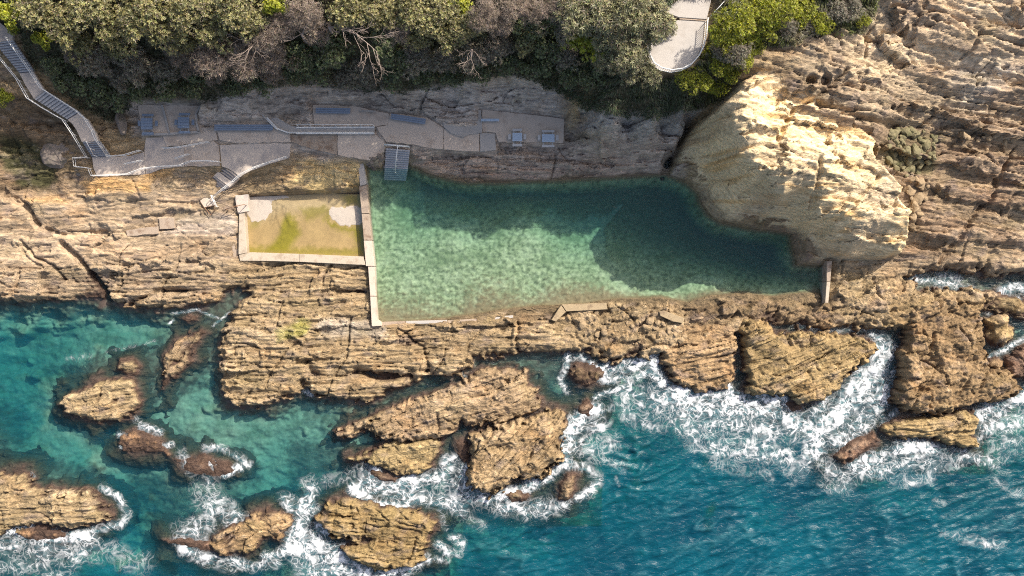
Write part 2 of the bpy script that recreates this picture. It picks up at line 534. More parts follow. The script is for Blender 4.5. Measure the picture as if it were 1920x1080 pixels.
def mat_water(name, scatter, kabs, f_k, foamy=True, bump_scale=2.2, bump_d=0.10, aer_glint=(0.10, 0.30, 0.36)):
    """see-through sheet: what is below is tinted by the depth of water over it, deep water scatters its own colour"""
    m, nt = mat_new(name)
    geo = N(nt, "ShaderNodeNewGeometry")
    dp = N(nt, "ShaderNodeAttribute", attribute_name="depth").outputs["Fac"]
    ae = N(nt, "ShaderNodeAttribute", attribute_name="air_glint").outputs["Fac"]
    mp = N(nt, "ShaderNodeMapping"); mp.inputs["Rotation"].default_value = (0, 0, -0.42); mp.inputs["Scale"].default_value = (0.55, 1.5, 1)
    L(nt, geo.outputs["Position"], mp.inputs["Vector"])
    n1 = noise_n(nt, mp.outputs[0], bump_scale, 5, 0.6, 0.6)
    bump = N(nt, "ShaderNodeBump"); bump.inputs["Strength"].default_value = 1.0; bump.inputs["Distance"].default_value = bump_d
    L(nt, n1.outputs[0], bump.inputs["Height"])
    comb = N(nt, "ShaderNodeCombineColor")
    for i in range(3):
        e = math_n(nt, 'EXPONENT', math_n(nt, 'MULTIPLY', dp, -kabs[i]))
        L(nt, e, comb.inputs[i])
    tr = N(nt, "ShaderNodeBsdfTransparent"); L(nt, comb.outputs[0], tr.inputs["Color"])
    f = math_n(nt, 'SUBTRACT', 1.0, math_n(nt, 'EXPONENT', math_n(nt, 'MULTIPLY', dp, -f_k)))
    big = noise_n(nt, geo.outputs["Position"], 0.12, 3, 0.5)
    mxc = N(nt, "ShaderNodeMix", data_type='RGBA')
    L(nt, ramp(nt, big.outputs[0], 0.38, 0.66), mxc.inputs[0])
    mxc.inputs[6].default_value = (*[c * 0.80 for c in scatter], 1); mxc.inputs[7].default_value = (scatter[0] * 1.3, scatter[1] * 1.28, scatter[2] * 1.12, 1)
    mxa = N(nt, "ShaderNodeMix", data_type='RGBA')
    aef = math_n(nt, 'MULTIPLY', ae, ramp(nt, n1.outputs[0], 0.35, 0.62, 0.25, 1.0), clamp=True)
    L(nt, aef, mxa.inputs[0]); L(nt, mxc.outputs[2], mxa.inputs[6]); mxa.inputs[7].default_value = (*aer_glint, 1)
    di = N(nt, "ShaderNodeBsdfDiffuse"); L(nt, mxa.outputs[2], di.inputs["Color"]); L(nt, bump.outputs[0], di.inputs["Normal"])
    f2 = math_n(nt, 'MAXIMUM', f, math_n(nt, 'MULTIPLY', aef, 0.85))
    mx = N(nt, "ShaderNodeMixShader"); L(nt, f2, mx.inputs[0]); L(nt, tr.outputs[0], mx.inputs[1]); L(nt, di.outputs[0], mx.inputs[2])
    gl = N(nt, "ShaderNodeBsdfGlossy"); gl.inputs["Roughness"].default_value = 0.30; L(nt, bump.outputs[0], gl.inputs["Normal"])
    fr = N(nt, "ShaderNodeFresnel"); fr.inputs["IOR"].default_value = 1.33; L(nt, bump.outputs[0], fr.inputs["Normal"])
    frf = math_n(nt, "MULTIPLY", fr.outputs[0], math_n(nt, "SUBTRACT", 1.0, geo.outputs["Backfacing"]))   # no mirror on the underside: the sheet does not bend light, so sunlight must pass
    m2 = N(nt, "ShaderNodeMixShader"); L(nt, frf, m2.inputs[0]); L(nt, mx.outputs[0], m2.inputs[1]); L(nt, gl.outputs[0], m2.inputs[2])
    o = N(nt, "ShaderNodeOutputMaterial"); L(nt, m2.outputs[0], o.inputs[0])
    return m


def mat_foam():
    m, nt = mat_new("sea_foam")
    geo = N(nt, "ShaderNodeNewGeometry")
    den = N(nt, "ShaderNodeAttribute", attribute_name="foam").outputs["Fac"]
    w1 = noise_n(nt, geo.outputs["Position"], 0.55, 1, 0.5)
    add = N(nt, "ShaderNodeVectorMath", operation='MULTIPLY_ADD')
    L(nt, w1.outputs["Color"], add.inputs[0]); add.inputs[1].default_value = (1.5, 1.5, 0); L(nt, geo.outputs["Position"], add.inputs[2])
    flat = N(nt, "ShaderNodeVectorMath", operation='MULTIPLY'); L(nt, add.outputs[0], flat.inputs[0]); flat.inputs[1].default_value = (1, 1, 0)
    def lace(scale, det, dist):
        n = noise_n(nt, flat.outputs[0], scale, det, 0.55, dist)
        return math_n(nt, 'MULTIPLY', math_n(nt, 'ABSOLUTE', math_n(nt, 'SUBTRACT', n.outputs[0], 0.5)), 2.0)
    mn = math_n(nt, 'MINIMUM', lace(0.60, 1, 0.9), math_n(nt, 'MULTIPLY', lace(1.35, 1, 0.7), 1.2))
    nn = noise_n(nt, geo.outputs["Position"], 0.8, 3, 0.6, 1.5)
    d2 = math_n(nt, 'MULTIPLY', den, ramp(nt, nn.outputs[0], 0.32, 0.66, 0.45, 1.20))
    wdt = math_n(nt, 'MULTIPLY', math_n(nt, 'POWER', d2, 2.0), 0.24)
    f = ramp(nt, math_n(nt, 'SUBTRACT', wdt, mn), -0.13, 0.13, 0.0, 0.95)
    f = math_n(nt, 'MULTIPLY', f, ramp(nt, d2, 0.05, 0.75, 0.35, 1.0))
    veil = math_n(nt, 'MULTIPLY', d2, math_n(nt, 'MULTIPLY', d2, 0.46))
    f = math_n(nt, 'MAXIMUM', f, veil, clamp=True)
    f = math_n(nt, 'MULTIPLY', f, ramp(nt, den, 0.02, 0.25), clamp=True)
    bump = N(nt, "ShaderNodeBump"); bump.inputs["Strength"].default_value = 0.7; bump.inputs["Distance"].default_value = 0.15
    L(nt, nn.outputs[0], bump.inputs["Height"])
    di = N(nt, "ShaderNodeBsdfDiffuse"); di.inputs["Color"].default_value = (0.70, 0.73, 0.76, 1); L(nt, bump.outputs[0], di.inputs["Normal"])
    tr = N(nt, "ShaderNodeBsdfTransparent")
    mx = N(nt, "ShaderNodeMixShader"); L(nt, f, mx.inputs[0]); L(nt, tr.outputs[0], mx.inputs[1]); L(nt, di.outputs[0], mx.inputs[2])
    o = N(nt, "ShaderNodeOutputMaterial"); L(nt, mx.outputs[0], o.inputs[0])
    return m


M_ROCK = mat_rock()
M_BED = mat_bed()
M_WETFLOOR = mat_bed(0.85, 0.25)
M_WETFLOOR.name = 'wet_sandy_floor'
for n_ in M_WETFLOOR.node_tree.nodes:
    if n_.type == 'BSDF_PRINCIPLED': n_.inputs['Roughness'].default_value = 0.28
    if n_.type == 'BUMP': n_.inputs['Distance'].default_value = 0.015
M_LEAF = mat_leaf()
M_CONC = mat_plain("grey_concrete", (0.57, 0.475, 0.39), 0.85, 0.42, 0.6, 0.01, stain=(0.40, 0.32, 0.255))
M_CONC_BLUE = mat_plain("smooth_concrete", (0.55, 0.47, 0.40), 0.8, 0.38, 0.5, 0.006, stain=(0.33, 0.295, 0.275))
M_CONC_OLD = mat_plain("weathered_concrete", (0.38, 0.30, 0.23), 0.9, 0.4, 1.2, 0.03, stain=(0.22, 0.155, 0.11))
M_CONC_PALE = mat_plain("pale_concrete", (0.42, 0.39, 0.36), 0.85, 0.2, 0.7, 0.008, stain=(0.35, 0.32, 0.29))
M_WALLTOP = mat_plain("cream_concrete", (0.48, 0.41, 0.32), 0.88, 0.3, 1.0, 0.02, stain=(0.34, 0.27, 0.20))
M_WHITE = mat_plain("white_paint", (0.80, 0.79, 0.76), 0.45, 0.08, 2.0, 0.002)
M_PLANK = mat_plain("blue_grey_boards", (0.20, 0.25, 0.33), 0.6, 0.2, 2.0, 0.004)
M_PLANKL = mat_plain("pale_blue_boards", (0.40, 0.50, 0.62), 0.5, 0.15, 2.0, 0.004)
M_STEEL = mat_plain("galvanised_steel", (0.42, 0.43, 0.44), 0.5, 0.2, 3.0, 0.002, 0.6)
M_TREAD = mat_plain("stair_concrete", (0.44, 0.44, 0.45), 0.85, 0.15, 1.0, 0.006)
M_DARKTR = mat_plain("dark_tread", (0.10, 0.10, 0.12), 0.8, 0.2, 2.0, 0.004)
M_BARK = mat_plain("grey_bark", (0.33, 0.27, 0.23), 0.9, 0.35, 3.0, 0.02)
M_SAND = mat_plain("white_sand", (0.47, 0.41, 0.35), 0.95, 0.10, 2.0, 0.01)
M_STONE = mat_plain("rubble_stone", (0.19, 0.165, 0.09), 0.9, 0.45, 1.4, 0.05, stain=(0.10, 0.095, 0.04))
M_SLABSTONE = mat_plain("weathered_tan_slab", (0.37, 0.285, 0.175), 0.9, 0.45, 1.6, 0.05, stain=(0.22, 0.16, 0.10))
M_RUST = mat_plain("rusty_steel", (0.25, 0.14, 0.08), 0.8, 0.3, 4.0, 0.004)

# ------------------------------------------------------------------ terrain lattice
def axis(a, b, step, far):
    core = np.arange(a, b + step / 2, step)
    out = []; d = step
    x = b
    while x < far:
        d *= 1.28; x += d; out.append(x)
    lo = []; d = step; x = a
    while x > -far:
        d *= 1.28; x -= d; lo.append(x)
    return np.concatenate([lo[::-1], core, out])

gx = axis(-59.0, 59.0, 0.118, 900); gy = axis(-34.0, 33.0, 0.118, 900)
GX, GY = np.meshgrid(gx, gy)
GX = GX.astype(np.float32); GY = GY.astype(np.float32)
WXn = 0.42 * fbm(GX / 2.6, GY / 2.2, 301, 3); WYn = 0.34 * fbm(GX / 2.4, GY / 2.0, 311, 3)
QX, QY = GX + WXn, GY + WYn           # warped coordinates for ragged rock edges

LAND = wp([(-20000, 556), (-400, 556), (0, 556), (60, 563), (110, 568), (150, 562), (200, 562), (240, 572), (290, 584), (330, 580), (375, 574), (412, 560), (420, 548),
           (445, 543), (472, 548), (465, 560), (445, 575), (425, 605), (418, 640), (421, 662), (416, 700), (420, 728), (437, 750), (475, 758), (500, 765), (520, 747), (560, 737),
           (573, 712), (590, 738), (620, 745), (690, 752), (720, 740), (755, 725), (795, 702), (800, 690), (815, 695), (845, 703), (865, 700), (872, 685),
           (890, 673), (960, 668), (975, 662), (1060, 662), (1085, 655), (1098, 662), (1110, 670), (1150, 674), (1195, 670), (1215, 664), (1250, 655),
           (1300, 645), (1370, 632), (1400, 612), (1450, 608), (1520, 612), (1580, 614), (1640, 610), (1665, 618), (1705, 620), (1725, 600), (1840, 590),
           (1862, 572), (1860, 555), (1830, 543), (1780, 547), (1720, 542), (1695, 525), (1740, 508), (1850, 514), (2300, 520), (20000, 520), (20000, -20000), (-20000, -20000)])
POOLP = [(688, 312), (712, 316), (724, 308), (766, 308), (772, 314), (800, 326), (840, 336), (870, 343), (960, 342), (1050, 338), (1120, 334), (1200, 330), (1240, 328), (1265, 333),
         (1290, 345), (1308, 362), (1315, 385), (1327, 402), (1352, 419), (1400, 429), (1440, 433), (1480, 440), (1486, 470), (1492, 497), (1530, 500),
         (1552, 494), (1549, 565), (1535, 550), (1500, 549), (1450, 556), (1400, 550), (1340, 552), (1320, 557), (1290, 567), (1270, 562), (1240, 557), (1150, 560),
         (1100, 567), (1040, 572), (1000, 574), (940, 580), (850, 594), (800, 600), (706, 604), (700, 500), (690, 400)]
HEADP = [(1236, 326, .6), (1262, 331, .6), (1290, 343, .6), (1308, 360, .6), (1315, 385, .6), (1326, 401, .6), (1352, 418, .6), (1440, 432, .6), (1484, 440, .6), (1487, 470, .6), (1492, 496, .6),
         (1550, 492, 1), (1600, 492, 1.4), (1650, 490, 2), (1690, 482, 3.4), (1700, 465, 4), (1712, 432, 5.5), (1700, 410, 6), (1712, 395, 6.3), (1690, 370, 7), (1700, 350, 7.4), (1662, 315, 8.2), (1640, 285, 9),
         (1655, 262, 9.4), (1600, 225, 11), (1540, 195, 12), (1500, 130, 12.6), (1440, 110, 13.6), (1385, 150, 13), (1330, 210, 10), (1290, 236, 6), (1272, 280, 3), (1252, 318, 1)]

land_pts = [
    # hill top and slope
    (-300, -100, 17), (-100, 0, 14), (0, 0, 12), (100, 0, 13.2), (300, 0, 15), (600, 0, 15.5), (900, 0, 15.5), (1200, 0, 14.6), (1300, 10, 14.0), (1240, 100, 13.4), (1310, 120, 13.4), (1400, 60, 14.6), (1500, 40, 15.2), (1600, 10, 15.5), (600, -200, 18), (1300, -200, 17), (2000, -150, 16),
    (60, 70, 9.8), (150, 60, 10.6), (300, 80, 11), (500, 90, 11.5), (700, 90, 11.8), (900, 90, 12.2), (1100, 90, 13.2), (1200, 80, 13.5),
    (120, 130, 7.2), (200, 150, 6.2), (300, 150, 6.2), (500, 145, 7), (700, 145, 7), (850, 140, 7.4), (1000, 140, 9), (1100, 150, 11.5), (1200, 160, 12.6), (1290, 165, 12.8), (1360, 140, 13),
    (210, 200, 3.4), (250, 185, 3.5), (400, 185, 3.9), (550, 180, 3.7), (700, 185, 3.7), (850, 175, 4.2), (950, 180, 4.4), (1040, 190, 4.8),
    (1080, 196, 8), (1120, 204, 10.5), (1160, 211, 11.4), (1230, 213, 11.6), (1290, 206, 11.8), (1100, 224, 4.2), (1170, 236, 4.3), (1240, 236, 4.4), (1280, 232, 4.6),
    (1080, 290, 2.6), (1150, 300, 2.2), (1225, 310, 1.9), (1000, 285, 2.8), (900, 310, 1.9), (1060, 330, 1.1), (1200, 322, 1.2), (830, 325, 1.1), (800, 290, 2.3), (780, 282, 2.5),
    # stairs corner and gully
    (0, 60, 8.8), (20, 80, 8.4), (50, 135, 6.2), (70, 170, 5.6), (140, 215, 3.9), (165, 250, 3.4), (190, 290, 2.5), (0, 150, 6.2), (0, 210, 5.0), (60, 235, 3.8), (110, 285, 2.6), (50, 310, 1.5), (90, 340, 1.4), (20, 280, 2.2), (0, 330, 2.0), (0, 380, 2.1),
    (60, 375, 2.4), (120, 352, 2.7), (220, 346, 3.0), (285, 352, 2.7), (170, 364, 2.6), (250, 366, 2.6), (160, 376, 1.75), (250, 378, 1.8), (330, 372, 1.9), (200, 398, 2.25), (120, 400, 2.3), (330, 400, 1.9), (200, 424, 2.3), (110, 428, 2.2), (100, 442, 1.45), (190, 440, 1.5), (300, 425, 1.75), (200, 456, 1.9), (400, 430, 1.45), (400, 340, 2.1), (390, 390, 1.6), (0, 440, 1.6),
    (100, 500, 1.5), (300, 500, 1.5), (420, 480, 1.25), (0, 520, 1.3), (350, 550, 1.0), (150, 545, 0.9),
    (300, 230, 2.7), (300, 300, 2.5), (420, 300, 2.5), (540, 280, 2.5), (640, 270, 2.7), (700, 230, 3.0), (850, 240, 3.0), (980, 245, 3.1), (1060, 240, 3.4),
    (560, 310, 2.3), (640, 310, 2.3), (600, 340, 1.9), (670, 330, 1.8), (520, 350, 1.7), (560, 362, 1.6), (450, 370, 1.4),
    # reef below the pool
    (470, 520, 1.0), (600, 520, 0.9), (675, 540, 0.6), (680, 580, 0.9), (560, 590, 1.5), (460, 620, 1.5), (600, 650, 1.7), (500, 720, 1.4), (700, 640, 1.6), (700, 700, 1.3), (900, 630, 1.5), (800, 605, 1.1), (900, 592, 0.9), (1000, 600, 1.2), (1060, 620, 1.4), (1100, 590, 1.2), (1200, 600, 1.3), (1150, 640, 1.1), (1240, 575, 1.1), (1300, 610, 1.0), (1330, 570, 0.9),
    (1400, 575, 1.0), (1500, 580, 1.0), (1500, 560, 0.8), (1600, 580, 1.3), (1700, 580, 1.5), (1800, 570, 1.3), (1600, 520, 1.5), (1660, 505, 1.5),
    # right hand rock shelf
    (1640, 20, 14.6), (1760, 10, 13.0), (1900, 0, 12.2), (2100, 0, 12.5), (1600, 80, 13.2), (1700, 90, 10.8), (1820, 90, 9.6), (1920, 110, 8.6), (1430, 130, 14.2), (1500, 165, 13.4), (1500, 188, 13.3), (1560, 165, 12.8), (1560, 205, 12.4), (1620, 190, 11.4), (1645, 222, 11.0), (1720, 180, 8.4), (1850, 190, 7.3), (1920, 200, 7.0), (2200, 200, 6.5),
    (1680, 250, 7.0), (1780, 260, 5.9), (1900, 270, 5.2), (1700, 300, 5.9), (1760, 340, 4.6), (1900, 350, 4.0), (1760, 420, 3.0), (1880, 430, 2.6), (1740, 470, 1.9), (1850, 490, 1.6), (1950, 495, 1.5), (2300, 400, 3)]
head_pts = [
    (1250, 318, 1.2), (1275, 332, 1.0), (1300, 347, 1.2), (1318, 375, 1.4), (1335, 398, 1.4), (1400, 424, 1.3), (1460, 432, 1.4), (1495, 460, 1.5), (1500, 490, 1.0), (1560, 487, 1.8), (1620, 484, 2.4), (1685, 476, 3.4),
    (1300, 300, 3.6), (1330, 330, 4.2), (1360, 380, 4.4), (1420, 395, 4.8), (1480, 410, 4.6), (1530, 440, 4.2), (1540, 470, 3.2), (1600, 474, 4.2),
    (1316, 254, 7.2), (1345, 305, 7.4), (1378, 352, 6.8), (1428, 386, 6.2), (1492, 406, 5.6), (1524, 438, 4.6), (1345, 205, 12.6), (1400, 165, 14.4), (1362, 240, 13.6), (1388, 288, 13.6), (1424, 318, 13.2), (1468, 360, 12.0), (1530, 400, 9.6), (1556, 434, 7.4), (1600, 464, 5.8), (1430, 290, 13.5), (1490, 340, 12.2), (1560, 400, 9.6), (1620, 440, 7.2), (1440, 250, 13.7), (1500, 300, 12.8),
    (1450, 180, 13.0), (1500, 212, 11.9), (1560, 237, 11.2), (1600, 265, 10.7), (1640, 295, 9.8), (1560, 310, 12.0), (1600, 350, 10.4), (1650, 370, 8.8), (1690, 360, 8.0), (1700, 430, 6.6), (1650, 430, 7.2), (1680, 465, 5.4), (1470, 130, 13.2), (1430, 120, 13.8)]
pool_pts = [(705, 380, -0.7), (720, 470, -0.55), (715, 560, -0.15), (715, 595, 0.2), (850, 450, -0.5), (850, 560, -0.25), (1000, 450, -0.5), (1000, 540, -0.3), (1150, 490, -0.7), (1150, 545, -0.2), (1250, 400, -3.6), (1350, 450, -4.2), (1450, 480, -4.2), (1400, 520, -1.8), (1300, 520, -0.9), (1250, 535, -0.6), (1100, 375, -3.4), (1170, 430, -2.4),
            (900, 372, -3.0), (1000, 368, -3.0), (800, 365, -2.5), (760, 345, -1.6), (860, 412, -1.3), (980, 400, -1.3), (745, 330, -0.9), (1500, 520, -1.7), (1530, 510, -1.4), (1500, 540, -0.4), (900, 585, 0.25), (1050, 566, 0.25), (1150, 557, 0.3), (1350, 548, 0.2), (1420, 547, 0.1), (1525, 545, 0.3), (1250, 345, -3.6), (1320, 410, -4.4), (1400, 440, -4.4)]  # bed sunk under the cliff so the shaded strip looks darker
sea_pts = [(50, 600, -2.4), (150, 640, -2.2), (260, 610, -1.8), (330, 600, -1.0), (400, 575, -0.35), (60, 700, -2.8), (60, 800, -3.0), (10, 820, -1.2), (200, 850, -2.4), (300, 760, -1.2), (280, 690, -0.55), (180, 690, -0.6), (400, 720, -1.3), (360, 790, -0.9), (450, 790, -1.1), (550, 780, -1.2), (600, 850, -1.4), (650, 850, -0.8),
           (400, 900, -1.0), (300, 940, -2.6), (330, 1000, -2.0), (250, 1040, -5), (500, 880, -1.6), (550, 920, -2.4), (640, 740, -1.0), (740, 760, -1.0), (840, 720, -0.8), (900, 990, -3.5), (1100, 900, -5), (1000, 690, -0.55), (980, 680, -0.5), (1040, 740, -1.4), (1100, 730, -1.6), (1150, 780, -3.2), (1300, 900, -7), (1500, 1000, -8), (1900, 1000, -8), (1200, 1050, -8),
           (800, 1080, -6), (1660, 680, -1.5), (1600, 760, -3), (1900, 850, -4), (1400, 780, -2.8), (1250, 740, -2.0), (0, 1060, -2.2), (100, 1050, -2.5), (120, 905, -0.7), (60, 870, -1.2), (1900, 600, -1), (1900, 680, -1), (1760, 525, -0.7), (1900, 545, -1.0), (1580, 618, -0.7), (1000, 1200, -10), (2200, 900, -9), (-300, 800, -5), (-300, 1100, -8), (2400, 1200, -12), (1700, 900, -5.5), (870, 870, -1.5), (760, 930, -2), (1050, 830, -2.2)]

# flat built areas: (outline, height of the finished surface)
TERR = {
    'lower_terrace': ([(170, 293), (205, 294), (245, 292), (270, 284), (273, 256), (310, 254), (312, 276), (400, 264), (410, 272), (440, 270), (545, 268), (542, 296), (500, 309), (470, 320), (450, 332), (438, 322), (416, 312), (345, 313), (300, 317), (255, 328), (182, 331), (174, 315)], 2.60),
    'picnic_slab_west': ([(258, 197), (376, 198), (368, 214), (374, 246), (304, 251), (266, 252)], 2.95),
    'bench_walk': ([(405, 232), (512, 232), (545, 252), (705, 251), (722, 268), (720, 284), (692, 300), (645, 293), (580, 278), (545, 266), (440, 268), (411, 262)], 2.78),
    'upper_walk': ([(586, 196), (660, 199), (730, 213), (800, 220), (832, 240), (900, 250), (929, 250), (930, 281), (900, 284), (800, 276), (772, 270), (722, 266), (706, 237), (590, 236)], 3.0),
    'picnic_slab_east': ([(900, 206), (1058, 222), (1056, 268), (935, 266), (930, 249), (904, 247)], 3.15),
    'paddling_floor': ([(455, 372), (680, 362), (684, 485), (462, 480)], 0.45),
    'lookout': ([(1218, 50), (1214, 110), (1240, 134), (1290, 130), (1318, 90), (1330, 40), (1345, 0), (1280, 0)], 13.9),
}
Z = RBF(sea_pts)(GX, GY)
Z = np.where(np.hypot(GX, GY) > 120, np.minimum(Z, -12), Z)
sea_rough = 0.35 * fbm(GX / 1.6, GY / 1.2, 401, 4) + 0.25 * fbm(GX / 5, GY / 3, 411, 2)
Z = Z + sea_rough * sat(-Z / 1.0)

eland = sdf(LAND, QX, QY)
LZ = np.maximum(RBF(land_pts)(GX, GY), 0.5)
hillr = sstep(3.6, 6.0, LZ) * (1 - sstep(36, 40, GX)) * sat(1 - sstep(22, 26, GX))
rel, bed = relief(GX, GY, 0.02, 1.0)
relR, bedR = relief(GX, GY, -0.16, 1.0)
relK, bedK = relief_knobbly(GX, GY)
# which rock fabric grows where
wR = sstep(22, 28, GX) * sstep(2, 4, GY)
wK = sstep(4, 9, GX) * (1 - sstep(0.5, 3.0, GY))
fcR, fhR = facets(GX, GY, -0.16, 11.0, 1.7, 1.1, 0.55, 181)
relR = 0.62 * relR + fcR; bedR = sat(0.7 * bedR + 0.3 * fhR)
fcL, fhL = facets(GX, GY, 0.0, 6.5, 1.6, 0.5, 0.35, 187)
fcS, fhS = facets(GX, GY, 0.06, 11.0, 2.6, 1.1, 0.7, 189)
wS = (1 - sstep(-30, -25, GX)) * sstep(0, 2.5, GY)
fcL = fcL + fcS * wS; fhL = fhL * (1 - wS) + fhS * wS
rel = rel + fcL; bed = sat(0.8 * bed + 0.2 * fhL)
rel = rel * (1 - wR) + relR * wR; bed = bed * (1 - wR) + bedR * wR
rel = rel * (1 - wK) + relK * wK; bed = bed * (1 - wK) + bedK * wK
amp = np.full(GX.shape, 0.85, np.float32)
amp = amp * (1 - 0.40 * (1 - sstep(-20, -14, GX)) * sstep(1.0, 3.0, GY))
amp = amp * (1 - 0.22 * sstep(2.5, 4.5, GY) * (1 - sstep(-19, -14, GX)) )        # smoother shelf on the left
amp = amp + 0.45 * wR * sstep(9, 14, GY)
eland = eland + np.where(np.abs(eland) < 4, 1.5 * (bed - 0.5) + 0.35 * noise(GX / 0.6, GY / 0.5, 331), 0)
land_z = LZ * sat(np.maximum(eland, 0) / 0.9) ** 0.5
land_z = land_z + rel * amp * sat((eland + 0.1) / 1.2)
land_z = np.where(eland < 0, eland * (0.75 + 0.9 * fbm(GX / 3.0, GY / 3.0, 333, 2)), land_z)
Z = np.maximum(Z, land_z)

# headland block
eh = sdf(wp(HEADP), QX, QY, 12.0)
HZ = RBF(head_pts)(GX, GY)
relH, bedH = relief(GX, GY, -0.10, 1.0)
fcH, fhH = facets(GX, GY, -0.08, 5.2, 1.9, 0.7, 0.65, 171)
fcH2, fhH2 = facets(GX, GY, -0.3, 2.0, 0.8, 0.22, 0.22, 173)
bedH = sat(0.6 * bedH + 0.25 * fhH + 0.15 * fhH2)
hsm = 0.55 + 0.5 * sat(0.5 + fbm(GX / 6, GY / 5, 421, 2))
hz = HZ * sat(eh / 0.5) ** 0.5 + (0.62 * relH * hsm + 0.5 * fbm(GX / 4.5, GY / 2.6, 425, 3) + fcH + fcH2) * sat(eh / 0.9)
is_head = (eh > 0) & (hz > Z)
Z = np.where(eh > 0, np.maximum(Z, hz), Z)
bed = np.where(is_head, bedH, bed)
# grooves that cut the headland and the cleft beside it
def carve(pts, z, width, depth):
    global Z
    d = line_d([tuple(W(p[0], p[1], z)[:2]) for p in pts], QX, QY)
    Z = Z - depth * np.exp(-(d / width) ** 2)
carve([(1290, 236), (1280, 265), (1262, 300), (1252, 326)], 3.0, 0.45, 3.6)
carve([(1490, 205), (1462, 250), (1455, 262)], 12.5, 0.22, 0.8)
carve([(1570, 140), (1550, 165), (1520, 190), (1495, 200)], 10.5, 0.22, 0.8)
carve([(1537, 300), (1543, 330), (1541, 385)], 12.0, 0.18, 0.6)
carve([(1655, 330), (1600, 390), (1560, 425)], 9.5, 0.22, 0.6)
carve([(1875, 300), (1860, 370), (1830, 410), (1800, 455), (1775, 490)], 3.5, 0.25, 0.7)
carve([(1500, 200), (1560, 215), (1640, 228), (1700, 226)], 9.5, 0.3, 0.9)
carve([(20, 375), (42, 385), (66, 420)], 2.2, 0.3, 0.9)
carve([(118, 455), (150, 490), (185, 540), (195, 560)], 1.5, 0.32, 1.1)
carve([(88, 433), (130, 440), (200, 436)], 1.7, 0.28, 0.8)
carve([(40, 450), (60, 480), (100, 500), (115, 525)], 1.5, 0.15, 0.5)
carve([(240, 570), (300, 543), (345, 545)], 1.0, 0.25, 0.7)
carve([(1378, 640), (1380, 690), (1395, 740)], 1.0, 0.4, 1.2)
carve([(740, 615), (790, 650), (802, 690)], 1.4, 0.14, 0.5)
carve([(972, 605), (965, 640), (970, 662)], 1.3, 0.16, 0.5)
carve([(500, 720), (520, 680), (560, 640)], 1.3, 0.12, 0.4)
carve([(670, 695), (705, 708), (770, 703)], 1.2, 0.5, 1.2)
carve([(575, 680), (590, 700)], 1.2, 0.5, 0.9)
carve([(430, 690), (470, 683), (500, 688)], 1.3, 0.16, 0.5)
# potholes on the shelf
for (px_, py_, r_) in ((1507, 160, 0.62), (1536, 157, 0.62)):
    c_ = W(px_, py_, 11.2)
    d = np.hypot(GX - c_.x, (GY - c_.y) * 1.2)
    Z = Z - 1.1 * (1 - sstep(r_ * 0.7, r_, d)) + 0.12 * np.exp(-((d - r_ * 1.1) / 0.2) ** 2)

# the big pool
PXX, PYY = GX + 0.4 * WXn, GY + 0.4 * WYn
ep = sdf(wp(POOLP, POOL), PXX, PYY, 14.0)
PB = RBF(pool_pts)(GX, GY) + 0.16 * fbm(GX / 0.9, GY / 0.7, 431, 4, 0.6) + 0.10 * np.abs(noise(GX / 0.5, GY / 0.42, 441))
pz = np.maximum(PB, POOL + 0.02 - 2.6 * np.maximum(ep, 0))
pout = POOL + 0.08 + (Z - POOL - 0.08) * sat(-ep / 0.9) ** 0.7
near = (ep <= 0) & (ep > -0.9)
Z = np.where(ep > 0, np.minimum(Z, pz) * 1.0, np.where(near, np.maximum(pout, POOL + 0.1), Z))
in_pool = ep > 0

# flat ground under paving and floors
flat_m = np.zeros(GX.shape, np.float32)
for nm, (pl, zt) in TERR.items():
    d = sdf(wp(pl, zt), GX, GY, 6.0)
    w = sstep(-0.55, 0.0, d)
    Z = Z + (zt - 0.14 - Z) * w
    flat_m = np.maximum(flat_m, w)

# paths of the concrete stairs: ground kept below them
STAIR = [(-30, 45, 9.3), (10, 68, 9.2), (18, 76, 9.1), (48, 135, 6.9), (70, 176, 6.5), (137, 216, 4.6), (165, 248, 4.3), (172, 266, 4.1), (188, 292, 2.62)]
spts = [W(a, b, c) for a, b, c in STAIR]
for A, B in zip(spts[:-1], spts[1:]):
    e = B - A; l2 = e.x ** 2 + e.y ** 2
    t = np.clip(((GX - A.x) * e.x + (GY - A.y) * e.y) / l2, 0, 1)
    d = np.hypot(GX - A.x - t * e.x, GY - A.y - t * e.y)
    zz = A.z + e.z * t - 0.45
    w = 1 - sstep(1.15, 2.2, d)
    Z = np.where(w > 0, np.minimum(Z, zz) * w + Z * (1 - w), Z)

A = W(746, 276, 2.6); B = W(742, 345, -0.6)
e = B - A; l2 = e.x ** 2 + e.y ** 2
t = np.clip(((GX - A.x) * e.x + (GY - A.y) * e.y) / l2, 0, 1)
d = np.hypot(GX - A.x - t * e.x, GY - A.y - t * e.y)
zz = 2.35 + (-1.3 - 2.35) * t
w = 1 - sstep(1.30, 1.7, d)
Z = np.where(w > 0, np.minimum(Z, zz) * w + Z * (1 - w), Z)

